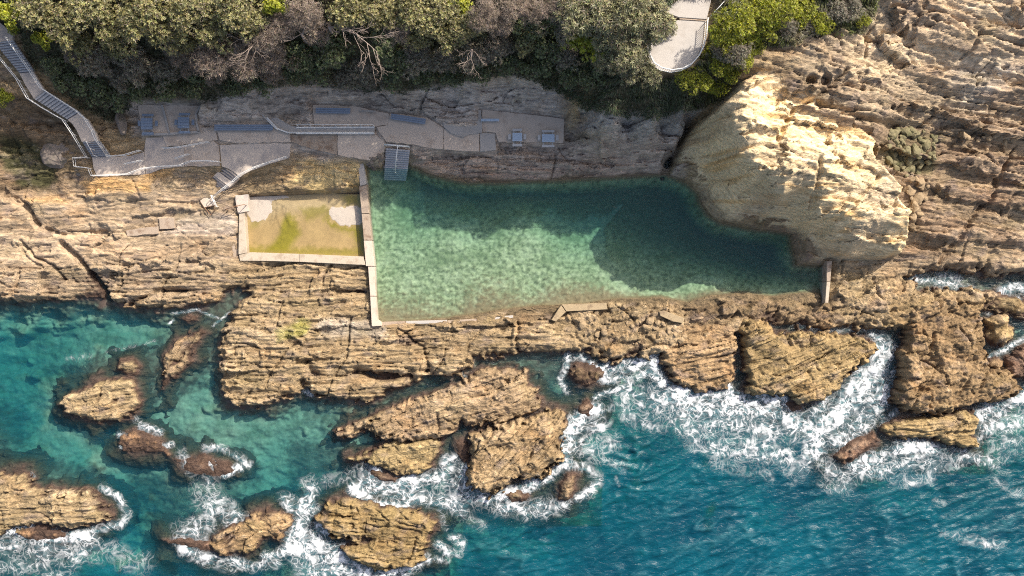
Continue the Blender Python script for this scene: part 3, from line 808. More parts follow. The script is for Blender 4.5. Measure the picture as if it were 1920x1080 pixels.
# ------------------------------------------------------------------ albedo of the ground
C = np.broadcast_to(TAN, GX.shape + (3,)).astype(np.float32).copy()
def zone(poly, z, colr, soft, amount=1.0, nz=1.0):
    global C
    d = sdf(wp(poly, z), GX + nz * 2.0 * WXn + nz * 0.8 * fbm(GX / 1.1, GY / 0.7, 451, 3), GY + nz * 2.0 * WYn, soft + 4)
    C = mixc(C, colr, sstep(-soft, soft, d) * amount)
zone([(-900, 330), (450, 330), (460, 480), (420, 500), (380, 560), (-900, 570)], 1.7, PLAT, 1.5)
zone([(1250, -900), (4000, -900), (4000, 505), (1700, 510), (1500, 480)], 6, (0.36, 0.28, 0.19), 2.0)
zone([(1620, -900), (4000, -900), (4000, 60), (1850, 80), (1740, 130), (1600, 130)], 12, (0.58, 0.45, 0.30), 2.5)
zone([(1640, 240), (1920, 260), (1920, 500), (1700, 500)], 4, (0.30, 0.22, 0.14), 2.0)
zone([(1780, 120), (1900, 120), (1890, 180), (1820, 190), (1780, 150)], 8, (0.52, 0.45, 0.36), 1.0, 0.8)
zone([(150, 335), (200, 333), (290, 340), (285, 360), (215, 365), (160, 362)], 2.4, ORANGE, 0.5, 0.8)
zone([(40, 368), (130, 362), (130, 378), (40, 385)], 2.3, ORANGE, 0.5, 0.5)
zone([(270, 322), (320, 320), (320, 332), (270, 335)], 2.5, ORANGE, 0.4, 0.8)
zone([(560, 295), (690, 300), (690, 360), (600, 362), (540, 345)], 2.0, (0.62, 0.46, 0.22), 0.7, 0.8)
zone([(200, 165), (1060, 165), (1060, 290), (780, 285), (690, 300), (540, 290), (250, 250)], 3.2, (0.50, 0.42, 0.35), 1.0)
zone([(770, 275), (1280, 215), (1285, 330), (1100, 340), (860, 345), (770, 310)], 2.2, (0.42, 0.34, 0.275), 0.8)
zone([(860, 318), (1200, 318), (1200, 334), (870, 344)], 1.2, (0.40, 0.30, 0.24), 0.4, 0.7)
zone([(1090, 212), (1290, 215), (1290, 260), (1200, 262), (1100, 250)], 4.5, (0.46, 0.43, 0.40), 0.6, 0.8)
zone([(780, 165), (1000, 155), (1050, 210), (900, 215), (800, 215)], 4.5, (0.53, 0.46, 0.40), 0.8, 0.7)
zone([(-300, 170), (60, 190), (130, 235), (165, 300), (150, 335), (60, 362), (-300, 365)], 3.0, (0.205, 0.145, 0.092), 0.8, 0.85)  # brown rock, darkened further for the shade below the stairs
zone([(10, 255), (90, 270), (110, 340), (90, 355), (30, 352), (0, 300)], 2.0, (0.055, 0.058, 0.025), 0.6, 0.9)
zone([(300, 408), (440, 400), (440, 440), (300, 440)], 1.6, (0.46, 0.38, 0.31), 0.5, 0.8)
zone([(520, 612), (580, 600), (570, 625), (525, 640)], 1.4, (0.22, 0.22, 0.04), 0.4, 0.7)
zone([(595, 600), (720, 600), (720, 632), (600, 632)], 1.5, (0.55, 0.48, 0.40), 0.5, 0.6)
zone([(800, 595), (1040, 572), (1040, 605), (820, 612)], 0.9, (0.24, 0.17, 0.10), 0.6, 0.8)
zone([(1260, 560), (1560, 560), (1560, 600), (1300, 605)], 0.9, (0.21, 0.145, 0.085), 0.8, 0.8)
zone([(1660, 560), (1880, 560), (1880, 780), (1660, 780)], 1.5, (0.27, 0.19, 0.10), 0.8, 0.8)
zone([(1640, 255), (1770, 250), (1760, 320), (1690, 330), (1640, 290)], 6, (0.17, 0.15, 0.075), 0.6, 0.8)
C = mixc(C, (0.185, 0.125, 0.085), wR * sstep(0.45, 0.75, fhR + 0.25 * fbm(GX / 3, GY / 1.2, 485, 2)) * 0.6)
C = rock_colour(C, GX, GY, Z, bed, 0.0, True)
# headland
ch = np.broadcast_to(CREAM, GX.shape + (3,)).astype(np.float32).copy()
nh = fbm(GX / 4.0 , (GY + 0.1 * GX) / 0.7, 461, 3); nh2 = fbm(GX / 8, GY / 6, 471, 2)
ch = mixc(ch, (0.60, 0.37, 0.15), sat(nh * 2.4 - 0.15) * 0.8)
ch = mixc(ch, (0.44, 0.36, 0.27), sat(-nh2 * 2.0) * 0.7)
lowf = 1 - sstep(1.6, 4.0, Z + 1.2 * fbm(GX / 2.2, GY / 2.2, 481, 2))
ch = mixc(ch, (0.30, 0.235, 0.155), lowf * 0.8)
ch = ch * (0.66 + 0.62 * bedH)[..., None]
hw = sstep(-0.15, 0.35, eh) * (hz > Z - 0.5)
C = C * (1 - hw[..., None]) + ch * hw[..., None]
C = mixc(C, (0.13, 0.10, 0.06), (1 - sstep(0.75, 1.15, Z)) * (ep > -1.5) * sstep(-1.5, -0.2, ep) * 0.8)
# soil under the bush
VEG = [(-3000, -6000), (-3000, 60), (-60, 60), (30, 60), (70, 130), (150, 195), (215, 225), (250, 196), (330, 196), (400, 186), (480, 165), (560, 158), (640, 168), (760, 172), (840, 160), (900, 145), (960, 140), (1000, 152), (1040, 168), (1060, 185), (1100, 203), (1180, 216), (1250, 214), (1300, 205), (1345, 192), (1372, 150), (1400, 110), (1440, 85), (1500, 75), (1560, 60), (1610, 65), (1640, 0), (1700, -200), (3000, -6000)]
def veg_w(X, Y, z, off=0.0):
    px_, py_ = PX(X, Y, z)
    d = sdf(VEG, px_ + 14 * fbm(X / 2.5, Y / 2.5, 491, 2), py_ + 10 * fbm(X / 2.2, Y / 2.2, 497, 2))
    return d
dveg = veg_w(GX, GY, Z)
C = mixc(C, SOIL, sstep(-6, 10, dveg) * (1 - flat_m) * 0.93)
# pool bed: green-grey weed on sand, brown rock near the edge
cp = np.broadcast_to(np.array((0.245, 0.285, 0.165)), GX.shape + (3,)).astype(np.float32).copy()
sp = fbm(GX / 0.55, GY / 0.42, 501, 3, 0.6)
cp = mixc(cp, (0.085, 0.115, 0.058), sat(sp * 3.6 - 0.05) * 0.85)
cp = mixc(cp, (0.40, 0.43, 0.28), sat(-sp * 3.0 - 0.30) * 0.7)
pb = fbm(GX / 3.5, GY / 2.2, 511, 3)
cp = mixc(cp, (0.13, 0.17, 0.085), sat(pb * 2.4 - 0.12) * 0.75)
cp = mixc(cp, (0.38, 0.42, 0.28), sat(-pb * 2.0 - 0.3) * 0.6)
cp = mixc(cp, (0.10, 0.145, 0.105), (1 - sstep(-3.0, -1.2, Z + 0.8 * pb)) * 0.75)  # deep bed darkened to strengthen the cliff's shade on the water
cp = mixc(cp, (0.155, 0.115, 0.062), sstep(-0.28, 0.22, Z + 0.2 * sp) * 0.9)
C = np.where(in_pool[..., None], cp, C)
# sea bed
cs = np.broadcast_to(SAND, GX.shape + (3,)).astype(np.float32).copy()
s1 = fbm(GX / 3.2, GY / 2.2, 521, 3); s2 = fbm(GX / 0.7, GY / 0.55, 531, 3, 0.6)
cs = mixc(cs, (0.10, 0.13, 0.08), sat(s1 * 2 + s2 * 1.3 + 0.15) * 0.75)
kel = np.zeros(GX.shape, np.float32)
for pl, a_ in (([(110, 690), (180, 672), (240, 655), (310, 640), (330, 600), (400, 575), (440, 560), (430, 620), (380, 720), (310, 755), (260, 770), (250, 710), (150, 740), (115, 745)], 1.0),
               ([(985, 668), (1060, 668), (1050, 730), (1010, 740), (985, 700)], 1.0), ([(330, 845), (470, 850), (480, 905), (420, 925), (340, 900)], 0.9), ([(-60, 760), (30, 765), (40, 840), (-60, 860)], 0.9),
               ([(230, 900), (330, 890), (450, 910), (430, 1000), (330, 1030), (240, 960)], 0.8), ([(540, 830), (660, 830), (700, 880), (640, 930), (540, 930)], 0.85), ([(-60, 860), (60, 855), (190, 885), (180, 930), (60, 895), (-60, 890)], 0.95),
               ([(80, 565), (150, 560), (140, 600), (100, 610), (70, 590)], 0.9), ([(210, 560), (330, 575), (330, 600), (240, 595)], 0.9), ([(600, 745), (700, 750), (800, 700), (860, 700), (900, 690), (860, 730), (760, 760), (650, 800), (560, 800)], 0.55), ([(-60, 1030), (110, 1030), (120, 1100), (-60, 1100)], 0.9), ([(560, 890), (700, 880), (880, 900), (900, 1000), (560, 1000)], 0.6)):
    d = sdf(wp(pl, -0.6), GX + 3 * WXn, GY + 3 * WYn, 6)
    kel = np.maximum(kel, a_ * sstep(-0.8, 0.7, d + 0.8 * s2))
kel = np.maximum(kel, sstep(-2.4, -0.9, eland + 0.9 * s2))
cs = mixc(cs, np.array((0.055, 0.042, 0.026)), kel * (0.75 + 0.25 * sat(s2 * 3 + 0.5)))
w_sea = (1 - sstep(-0.35, 0.02, Z)) * (1 - in_pool)
C = C * (1 - w_sea[..., None]) + cs * w_sea[..., None]
# paddling pool floor
FLP = TERR['paddling_floor'][0]
ef = sdf(wp(FLP, 0.8), GX, GY, 5)

def ground(x, y):
    i = min(max(int(np.searchsorted(gx, x)) - 1, 0), len(gx) - 2); j = min(max(int(np.searchsorted(gy, y)) - 1, 0), len(gy) - 2)
    u = (x - gx[i]) / (gx[i + 1] - gx[i]); v = (y - gy[j]) / (gy[j + 1] - gy[j])
    return float((Z[j, i] * (1 - u) + Z[j, i + 1] * u) * (1 - v) + (Z[j + 1, i] * (1 - u) + Z[j + 1, i + 1] * u) * v)

def ground_np(x, y):
    i = np.clip(np.searchsorted(gx, x) - 1, 0, len(gx) - 2); j = np.clip(np.searchsorted(gy, y) - 1, 0, len(gy) - 2)
    u = (x - gx[i]) / (gx[i + 1] - gx[i]); v = (y - gy[j]) / (gy[j + 1] - gy[j])
    return (Z[j, i] * (1 - u) + Z[j, i + 1] * u) * (1 - v) + (Z[j + 1, i] * (1 - u) + Z[j + 1, i + 1] * u) * v

# split the ground into the pieces of country it is made of
cm = lambda A: 0.25 * (A[:-1, :-1] + A[1:, :-1] + A[:-1, 1:] + A[1:, 1:])
fz, fp_, fh_, fv_, fl_ = cm(Z), cm(ep), cm(eh), cm(dveg), cm(eland)
lab = np.full(fz.shape, 1, np.int8)                     # rock platform
lab[(fv_ > 0)] = 4                                      # hill
lab[(fh_ > 0)] = 3                                      # headland
lab[(fp_ > 0)] = 2                                      # pool bed
lab[(fl_ < 0) & (lab == 1)] = 0                         # sea bed
for k, nm in enumerate(("seabed", "rock_platform", "pool_bed", "rock_headland", "hillside")):
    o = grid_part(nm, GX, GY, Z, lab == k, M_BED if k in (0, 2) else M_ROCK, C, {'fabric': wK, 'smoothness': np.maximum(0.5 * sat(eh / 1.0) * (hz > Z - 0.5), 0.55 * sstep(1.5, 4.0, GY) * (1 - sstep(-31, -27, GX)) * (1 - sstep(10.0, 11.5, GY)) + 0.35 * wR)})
    tag(o, kind='structure')

# ------------------------------------------------------------------ separate sea rocks
ROCKS = []
def sea_rock(name, label, pts, top, fabric='bed', ang=0.03, colr=None, tops=None, lift=0.0, rough=0.9, edge_w=0.6, base=0.0):
    poly = wp(pts)
    P = np.array(poly)
    x0, y0 = P.min(0) - 3.0; x1, y1 = P.max(0) + 3.0
    st = 0.105
    X, Y = np.meshgrid(np.arange(x0, x1, st), np.arange(y0, y1, st))
    X = X.astype(np.float32); Y = Y.astype(np.float32)
    wx = 0.34 * fbm(X / 1.9, Y / 1.6, 301, 3) + 0.10 * noise(X / 0.5, Y / 0.5, 305); wy = 0.28 * fbm(X / 1.8, Y / 1.5, 311, 3) + 0.10 * noise(X / 0.5, Y / 0.5, 315)
    e = sdf(poly, X + wx, Y + wy)
    if fabric == 'bed':
        r, b = relief(X, Y, ang, rough)
    else:
        r, b = relief_knobbly(X, Y, rough)
    rk, bk = relief_knobbly(X, Y, rough)
    mk = sat(0.25 + 1.3 * fbm(X / 2.4, Y / 2.0, 341, 2)) if fabric == 'bed' else 0.85
    r = r * (1 - mk) + rk * mk; b = b * (1 - mk) + bk * mk
    size = min(P.max(0) - P.min(0))
    e = e + min(1.3, 0.22 * size) * (b - 0.5) + 0.10 * size ** 0.5 * noise(X / 0.6, Y / 0.5, 331)
    t = np.full(X.shape, top, np.float32) * (1 + 0.35 * fbm(X / 3.2, Y / 2.6, 343, 2))
    if tops is not None: t = RBF([(a, bb, c) for a, bb, c in tops])(X, Y)
    dome = 0.80 + 0.20 * sat(e / 2.0)
    z = base + t * dome * sat(np.maximum(e, 0) / edge_w) ** 0.6 + r * sat((e + 0.05) / 0.9) * min(1.0, 0.35 + top * 0.5)
    z = np.where(e < 0, base + e * (0.75 + 0.9 * fbm(X / 3.0, Y / 3.0, 333, 2)) + 0.25 * fbm(X / 0.8, Y / 0.8, 321, 3) * sat(-e), z)
    keep = cm(e) > -2.3 + 0.5 * cm(fbm(X / 1.2, Y / 1.2, 323, 2))
    c = np.broadcast_to(np.array(TAN if colr is None else colr), X.shape + (3,)).astype(np.float32).copy()
    hv = RNG.uniform(0, 1); c = c * (0.84 + 0.26 * RNG.uniform()) * (1 + (hv - 0.5) * np.array((-0.05, 0.04, -0.10)))
    c = rock_colour(c, X, Y, z, b, 0.0, True, lift)
    c = mixc(c, np.array((0.055, 0.042, 0.026)), 1 - sstep(-0.5, -0.05, z))
    ce = P.mean(0)
    o = grid_part(name, X, Y, z, keep, M_ROCK, c, {'fabric': np.full(X.shape, 0.15 if fabric == 'bed' else 0.8, np.float32)}, origin=(ce[0], ce[1], 0.0))
    tag(o, label, 'rock', 'rocks standing in the sea')
    ROCKS.append((X, Y, z))
    return o

RED = (0.165, 0.098, 0.068)
sea_rock('sea_rock', 'ribbed tan rock alone in the turquoise lagoon, left of the slanted slab', [(120, 755), (135, 738), (155, 735), (165, 722), (180, 715), (240, 705), (250, 707), (255, 725), (266, 745), (262, 762), (240, 775), (232, 783), (190, 792), (175, 785), (140, 780), (122, 770)], 0.9, ang=0.17)
sea_rock('sea_rock', 'small round tan knob just above the ribbed lagoon rock', [(222, 692), (230, 676), (250, 671), (260, 685), (258, 696), (240, 703)], 0.5)
sea_rock('sea_rock', 'narrow slanted tan rock leaning across the dark weed of the lagoon', [(375, 618), (385, 622), (372, 645), (362, 655), (360, 680), (350, 690), (320, 715), (305, 727), (303, 715), (308, 697), (310, 665), (325, 645), (345, 630)], 0.8, ang=0.9)
sea_rock('sea_rock', 'tiny pale rock tip above the slanted lagoon rock', [(342, 596), (355, 590), (367, 594), (366, 601), (350, 604)], 0.35)
sea_rock('sea_rock', 'split triangular tan slab with two cracks pointing left into the surf', [(650, 856), (700, 842), (716, 835), (740, 828), (830, 819), (832, 830), (815, 870), (790, 885), (765, 891), (745, 890), (720, 878), (690, 868), (652, 862)], 1.2, 'bed', ang=0.30, colr=(0.37, 0.27, 0.145))
sea_rock('sea_rock', 'small brown rock sliver under the triangular slab', [(697, 880), (715, 885), (748, 897), (740, 903), (710, 898), (696, 889)], 0.5, colr=(0.26, 0.18, 0.10))
sea_rock('sea_rock', 'long diagonal tan ledge between the narrow channel and the triangular slab', [(632, 812), (680, 790), (720, 770), (790, 745), (860, 725), (885, 705), (905, 690), (950, 688), (985, 693), (988, 720), (1012, 735), (1016, 760), (1005, 773), (960, 787), (900, 798), (862, 793), (850, 806), (835, 818), (800, 818), (740, 824), (718, 820), (700, 808), (690, 800), (660, 815), (640, 822)], 1.5, ang=0.35)
sea_rock('sea_rock', 'massive brown rock block with foam under its right side, below the diagonal ledge', [(880, 812), (920, 803), (960, 793), (1005, 780), (1040, 765), (1062, 775), (1062, 800), (1052, 835), (1055, 855), (1040, 870), (1020, 890), (990, 905), (960, 900), (940, 925), (920, 935), (905, 920), (880, 905), (873, 890), (880, 850)], 2.1, 'bed', ang=0.85, colr=(0.34, 0.245, 0.14))
sea_rock('sea_rock', 'reddish wet rock wedged between triangular slab and massive block', [(852, 825), (878, 824), (882, 846), (872, 868), (858, 852)], 0.5, 'knob', colr=RED)
sea_rock('sea_rock', 'small low rock in foam under the massive block', [(945, 926), (965, 918), (990, 925), (988, 938), (960, 940)], 0.5, 'knob')
sea_rock('sea_rock', 'upright tan rock at the lower right tip of the massive block', [(1048, 908), (1062, 888), (1080, 888), (1078, 915), (1070, 936), (1050, 938)], 0.8, 'knob')
sea_rock('sea_rock', 'big fissured island rock ringed by foam at the bottom of the photo', [(595, 970), (610, 945), (650, 932), (700, 938), (720, 948), (780, 955), (815, 975), (820, 990), (808, 1015), (790, 1040), (800, 1048), (775, 1058), (720, 1065), (700, 1062), (660, 1045), (640, 1025), (690, 1015), (680, 1010), (625, 1005), (615, 990)], 1.4, 'bed', ang=-0.12, colr=(0.33, 0.235, 0.115))
sea_rock('sea_rock', 'wedge shaped island rock left of the big foam ringed island', [(390, 1030), (405, 1005), (440, 985), (480, 962), (500, 957), (545, 965), (540, 985), (530, 1010), (490, 1010), (480, 1035), (450, 1040), (420, 1040)], 0.9, colr=(0.33, 0.235, 0.12), ang=0.5)
sea_rock('sea_rock', 'reddish low rock apron left of the wedge shaped island', [(305, 1012), (350, 1008), (395, 1015), (395, 1030), (350, 1028)], 0.22, 'knob', colr=RED)
sea_rock('sea_rock', 'long flat tan rock running out of the left photo edge', [(-260, 880), (-60, 885), (0, 887), (55, 886), (65, 896), (52, 908), (110, 922), (170, 925), (205, 950), (210, 965), (190, 978), (120, 985), (60, 984), (0, 995), (-60, 1000), (-260, 1010)], 1.2)
sea_rock('sea_rock', 'small reddish rocks washed by foam under the long flat rock', [(33, 992), (75, 986), (120, 996), (126, 1006), (80, 1016), (36, 1003)], 0.4, 'knob', colr=(0.40, 0.24, 0.13))
sea_rock('sea_rock', 'wave washed orange brown rock with white water running off it', [(222, 832), (230, 815), (255, 808), (285, 812), (315, 835), (319, 850), (290, 849), (240, 847)], 0.45, 'knob', colr=(0.40, 0.25, 0.13))
sea_rock('sea_rock', 'barely submerged reddish rock with a swirl of foam over it', [(328, 862), (380, 855), (430, 870), (440, 886), (400, 892), (350, 882)], 0.16, 'knob', colr=RED)
sea_rock('sea_rock', 'round dark rock in the cove under the paved weir', [(1069, 692), (1080, 682), (1110, 680), (1128, 692), (1130, 708), (1110, 719), (1085, 719), (1069, 706)], 0.75, 'knob', colr=(0.21, 0.145, 0.085))
sea_rock('sea_rock', 'little red rock in surf beside the massive block', [(1086, 766), (1100, 751), (1116, 765), (1108, 781), (1092, 779)], 0.35, 'knob', colr=RED)
sea_rock('sea_rock', 'square brown reef block left of the dark fissure', [(1245, 690), (1240, 640), (1262, 606), (1330, 600), (1376, 606), (1378, 700), (1365, 730), (1345, 733), (1310, 735), (1280, 725), (1255, 708)], 1.4, 'bed', ang=0.25, colr=(0.33, 0.23, 0.125))
sea_rock('sea_rock', 'broad rounded reef block between the dark fissure and the foaming gully', [(1384, 640), (1384, 590), (1430, 596), (1450, 618), (1500, 622), (1600, 626), (1638, 640), (1640, 655), (1612, 680), (1590, 697), (1560, 735), (1530, 752), (1505, 752), (1480, 742), (1440, 735), (1410, 742), (1397, 722)], 1.8, 'bed', ang=0.42, colr=(0.31, 0.225, 0.115))
sea_rock('sea_rock', 'small red rock at the foot of the broad reef block', [(1470, 747), (1500, 752), (1503, 766), (1488, 773), (1474, 766)], 0.4, 'knob', colr=RED)
sea_rock('sea_rock', 'large olive brown reef mass right of the foaming gully', [(1690, 640), (1690, 580), (1740, 556), (1800, 560), (1838, 590), (1845, 640), (1842, 655), (1850, 690), (1880, 690), (1905, 712), (1905, 738), (1880, 752), (1840, 757), (1810, 762), (1750, 776), (1700, 773), (1660, 757), (1665, 728), (1685, 700), (1680, 665)], 2.2, 'knob', colr=(0.28, 0.20, 0.105))
sea_rock('sea_rock', 'rounded boulder against the right side of the large reef mass', [(1845, 595), (1880, 592), (1900, 615), (1898, 635), (1880, 650), (1855, 648), (1843, 630)], 1.3, 'knob', colr=(0.32, 0.23, 0.12))
sea_rock('sea_rock', 'purplish brown rock cut off by the right photo edge', [(1880, 672), (1930, 640), (2010, 650), (2010, 725), (1915, 718), (1885, 702)], 1.1, 'knob', colr=(0.20, 0.13, 0.09))
sea_rock('sea_rock', 'small smooth boulder above the round tip of the large reef mass', [(1850, 673), (1868, 668), (1881, 680), (1870, 694), (1852, 690)], 0.9, 'knob', colr=(0.34, 0.25, 0.14))
sea_rock('sea_rock', 'flat topped tan slab below the crack of the large reef mass', [(1655, 790), (1680, 782), (1740, 782), (1800, 771), (1825, 768), (1827, 800), (1825, 835), (1800, 840), (1750, 825), (1700, 822), (1665, 820), (1652, 805)], 1.3, 'bed', ang=0.15, colr=(0.36, 0.265, 0.13))
sea_rock('sea_rock', 'red brown weedy rock tongue left of the flat topped slab', [(1566, 857), (1590, 832), (1635, 812), (1648, 826), (1620, 846), (1600, 863), (1580, 867)], 0.5, 'knob', colr=(0.19, 0.105, 0.072))
sea_rock('sea_rock', 'brown rock shelf between wave inlet and channel at the right edge', [(1838, 562), (1870, 548), (1930, 565), (1990, 570), (1990, 600), (1920, 598), (1890, 588), (1850, 580)], 0.9, 'bed', ang=-0.10, colr=(0.27, 0.19, 0.11))

# ------------------------------------------------------------------ sea and pool water
def surface_below(X, Y):
    g = ground_np(X.ravel(), Y.ravel()).reshape(X.shape)
    for (rx, ry, rz) in ROCKS:
        x0, y0, st = rx[0, 0], ry[0, 0], rx[0, 1] - rx[0, 0]
        m = (X > x0) & (X < rx[0, -1]) & (Y > y0) & (Y < ry[-1, 0])
        if m.any():
            i = np.clip(((X[m] - x0) / st).astype(int), 0, rx.shape[1] - 1); j = np.clip(((Y[m] - y0) / st).astype(int), 0, rx.shape[0] - 1)
            g[m] = np.maximum(g[m], rz[j, i])
    return g

sx = axis(-58.5, 58.5, 0.15, 1200); sy = axis(-33.5, 4.0, 0.15, 1200)
SX, SY = np.meshgrid(sx, sy)
SX = SX.astype(np.float32); SY = SY.astype(np.float32)
keep_y = SY[:, 0] < 60
SX, SY = SX[keep_y], SY[keep_y]
below = surface_below(SX, SY)
below = np.where(sdf(wp(POOLP, POOL), SX, SY, 3.0) > -1.0, 9.0, below)
dep = np.maximum(SEA - below, 0)
ca, sa = math.cos(0.42), math.sin(0.42)
U = SX * ca + SY * sa; V = -SX * sa + SY * ca
wob = 0.8 * fbm(SX / 7, SY / 7, 601, 2)
r1 = 1 - np.abs(noise(U / 4.6 + wob, V / 1.35 + wob, 611)) * 2.2
r2 = 1 - np.abs(noise(U / 1.9 + wob, V / 0.62, 621)) * 2.2
r3 = fbm(U / 14, V / 7, 631, 2)
exposed = sat(dep / 5.0) * sat(0.35 + 0.65 * (0.5 + r3))
SZ = (0.22 * (r1 - 0.5) + 0.11 * (r2 - 0.5)) * (0.12 + 0.88 * exposed) + 0.22 * r3 * exposed
crest = sat(r1 * 1.5 - 0.78) * sat(0.4 + 1.4 * noise(U / 5, V / 3, 641)) + 0.6 * sat(r2 * 1.6 - 0.95) * sat(0.3 + 1.2 * noise(U / 3, V / 2, 651))
air_glint = sat(crest * 0.85 * exposed)  # pale crest lines: sky reflection painted into the water colour

FOAM = [
    ([(0, 993), (60, 1003), (120, 1012), (165, 1002)], 13, .95), ([(192, 915), (222, 932), (238, 962), (226, 985), (190, 990), (165, 998)], 9, .8), ([(0, 1020), (60, 1030), (130, 1040), (170, 1020)], 26, .6), ([(60, 985), (50, 975)], 7, .8), ([(100, 1008), (160, 1000)], 9, .95), ([(130, 1060), (150, 1030), (230, 1040), (270, 1060)], 25, .42), ([(0, 1060), (80, 1065)], 20, .45), ([(90, 1078), (115, 1075)], 8, .8),
    ([(385, 838), (425, 842), (455, 860), (465, 870)], 9, .75), ([(375, 865), (400, 872), (420, 890), (450, 875)], 9, .75), ([(340, 850), (360, 880)], 14, .4),
    ([(385, 920), (395, 950), (380, 980), (350, 1000)], 30, .62), ([(410, 940), (430, 960), (440, 980)], 22, .6), ([(345, 1000), (380, 1008)], 14, .7), ([(345, 1032), (400, 1045), (470, 1062), (520, 1058)], 12, .8), ([(360, 1045), (440, 1070)], 12, .55), ([(540, 1030), (500, 1045)], 12, .8),
    ([(582, 918), (572, 955), (556, 995), (548, 1020), (590, 1040)], 20, 1.0), ([(535, 935), (545, 950)], 14, .85), ([(560, 1010), (610, 1040), (660, 1070), (720, 1085)], 30, .85), ([(600, 985), (615, 1000)], 12, .9), ([(700, 1068), (760, 1072), (800, 1050)], 12, .8), ([(560, 1060), (640, 1085)], 25, .7), ([(672, 1003), (700, 995)], 6, .8),
    ([(822, 1020), (835, 1035), (860, 1035), (866, 1015), (850, 1008)], 10, .75), ([(825, 960), (835, 990)], 8, .45), ([(815, 1048), (840, 1052)], 7, .5),
    ([(700, 880), (685, 900), (665, 915), (690, 930)], 15, .95), ([(690, 905), (740, 925), (800, 938), (860, 950)], 20, .8), ([(845, 862), (835, 885), (810, 895), (770, 903), (740, 912)], 16, .95), ([(830, 900), (870, 925), (920, 945), (980, 955), (1030, 945)], 20, .68), ([(700, 945), (760, 950)], 12, .8), ([(865, 880), (870, 905), (890, 925)], 12, .8), ([(610, 905), (650, 895), (680, 880)], 14, .5), ([(860, 960), (900, 985)], 14, .4),
    ([(935, 930), (990, 912), (1030, 893), (1060, 875)], 11, .95), ([(1060, 850), (1070, 870), (1100, 880), (1122, 895), (1105, 925), (1085, 935)], 11, .8), ([(960, 950), (1020, 960), (1060, 945)], 14, .6),
    ([(1062, 845), (1062, 820), (1075, 795), (1095, 780), (1115, 770)], 17, .98), ([(1080, 830), (1110, 835), (1140, 830)], 24, .62), ([(1100, 800), (1130, 800)], 18, .7), ([(1110, 860), (1170, 870)], 12, .4),
    ([(1062, 665), (1063, 690), (1052, 710), (1062, 735)], 7, .75), ([(1075, 672), (1100, 672), (1110, 680)], 8, .6), ([(1115, 745), (1150, 735), (1180, 720)], 7, .7),
    ([(1130, 695), (1165, 685), (1195, 680), (1228, 672)], 15, .92), ([(1130, 712), (1180, 710), (1215, 700)], 9, .8), ([(1215, 680), (1232, 705), (1255, 730), (1300, 742), (1370, 745), (1400, 752), (1440, 745), (1470, 752)], 13, 1.0), ([(1180, 735), (1230, 760), (1280, 785), (1340, 800), (1420, 805), (1500, 800)], 32, .72), ([(1170, 750), (1180, 780), (1230, 800)], 18, .6), ([(1250, 750), (1330, 765), (1420, 770), (1480, 780), (1520, 800)], 22, .85), ([(1300, 830), (1400, 845), (1470, 860), (1500, 880)], 22, .6), ([(1400, 825), (1450, 850)], 18, .75), ([(1365, 718), (1375, 735)], 8, .9),
    ([(1655, 655), (1642, 690), (1620, 720), (1590, 755), (1560, 785), (1535, 810), (1525, 850)], 27, 1.0), ([(1635, 630), (1655, 648)], 11, .8), ([(1660, 700), (1650, 740), (1640, 770), (1600, 800), (1570, 830)], 22, .88), ([(1560, 720), (1540, 765), (1500, 785)], 14, .75), ([(1540, 860), (1560, 890), (1590, 905)], 20, .6), ([(1500, 612), (1560, 620), (1620, 620)], 5, .55), ([(1655, 795), (1680, 770)], 8, .7),
    ([(1600, 875), (1640, 862), (1690, 840), (1745, 838)], 15, .98), ([(1620, 885), (1680, 875), (1740, 862)], 18, .75), ([(1680, 900), (1740, 895)], 16, .55), ([(1760, 850), (1810, 858), (1870, 865)], 18, .6), ([(1830, 830), (1860, 800)], 10, .6), ([(1740, 880), (1790, 870)], 14, .55),
    ([(1832, 775), (1870, 770), (1915, 745), (1960, 730)], 15, .95), ([(1850, 800), (1900, 790), (1950, 780)], 26, .7), ([(1870, 840), (1930, 830)], 22, .45),
    ([(1710, 520), (1750, 528), (1800, 535), (1825, 548)], 10, .75), ([(1760, 515), (1800, 522)], 8, .6), ([(1880, 545), (1910, 540), (1960, 550)], 11, .9), ([(1905, 560), (1915, 585)], 8, .8),
    ([(1858, 668), (1885, 655), (1925, 632)], 6, .95), ([(1872, 695), (1895, 715)], 7, .7), ([(1850, 588), (1870, 598)], 5, .5),
    ([(1770, 1000), (1830, 1015), (1880, 1022)], 10, .5), ([(1540, 910), (1580, 920)], 10, .55), ([(1870, 905), (1910, 925)], 12, .45), ([(1750, 935), (1770, 945)], 6, .45), ([(1155, 895), (1162, 910)], 4, .5),
    ([(225, 815), (260, 825), (300, 840), (320, 835)], 7, .75), ([(270, 800), (300, 810)], 9, .6), ([(225, 838), (240, 842)], 4, .8), ([(130, 672), (170, 668)], 7, .35), ([(200, 660), (290, 640)], 4, .3), ([(322, 588), (370, 580), (410, 598)], 3, .6), ([(400, 610), (415, 600), (430, 585)], 3, .6), ([(325, 600), (318, 606)], 3, .7), ([(570, 730), (585, 738)], 6, .7), ([(255, 785), (265, 800)], 8, .5), ([(862, 702), (880, 710)], 5, .5), ([(60, 888), (65, 893)], 5, .7), ([(1110, 770), (1150, 765), (1200, 775)], 8, .5), ([(1340, 870), (1440, 890)], 14, .35)]
den = np.zeros(SX.shape, np.float32)
fwx = 0.9 * fbm(SX / 2.2, SY / 2.2, 661, 3); fwy = 0.9 * fbm(SX / 2.2, SY / 2.2, 671, 3)
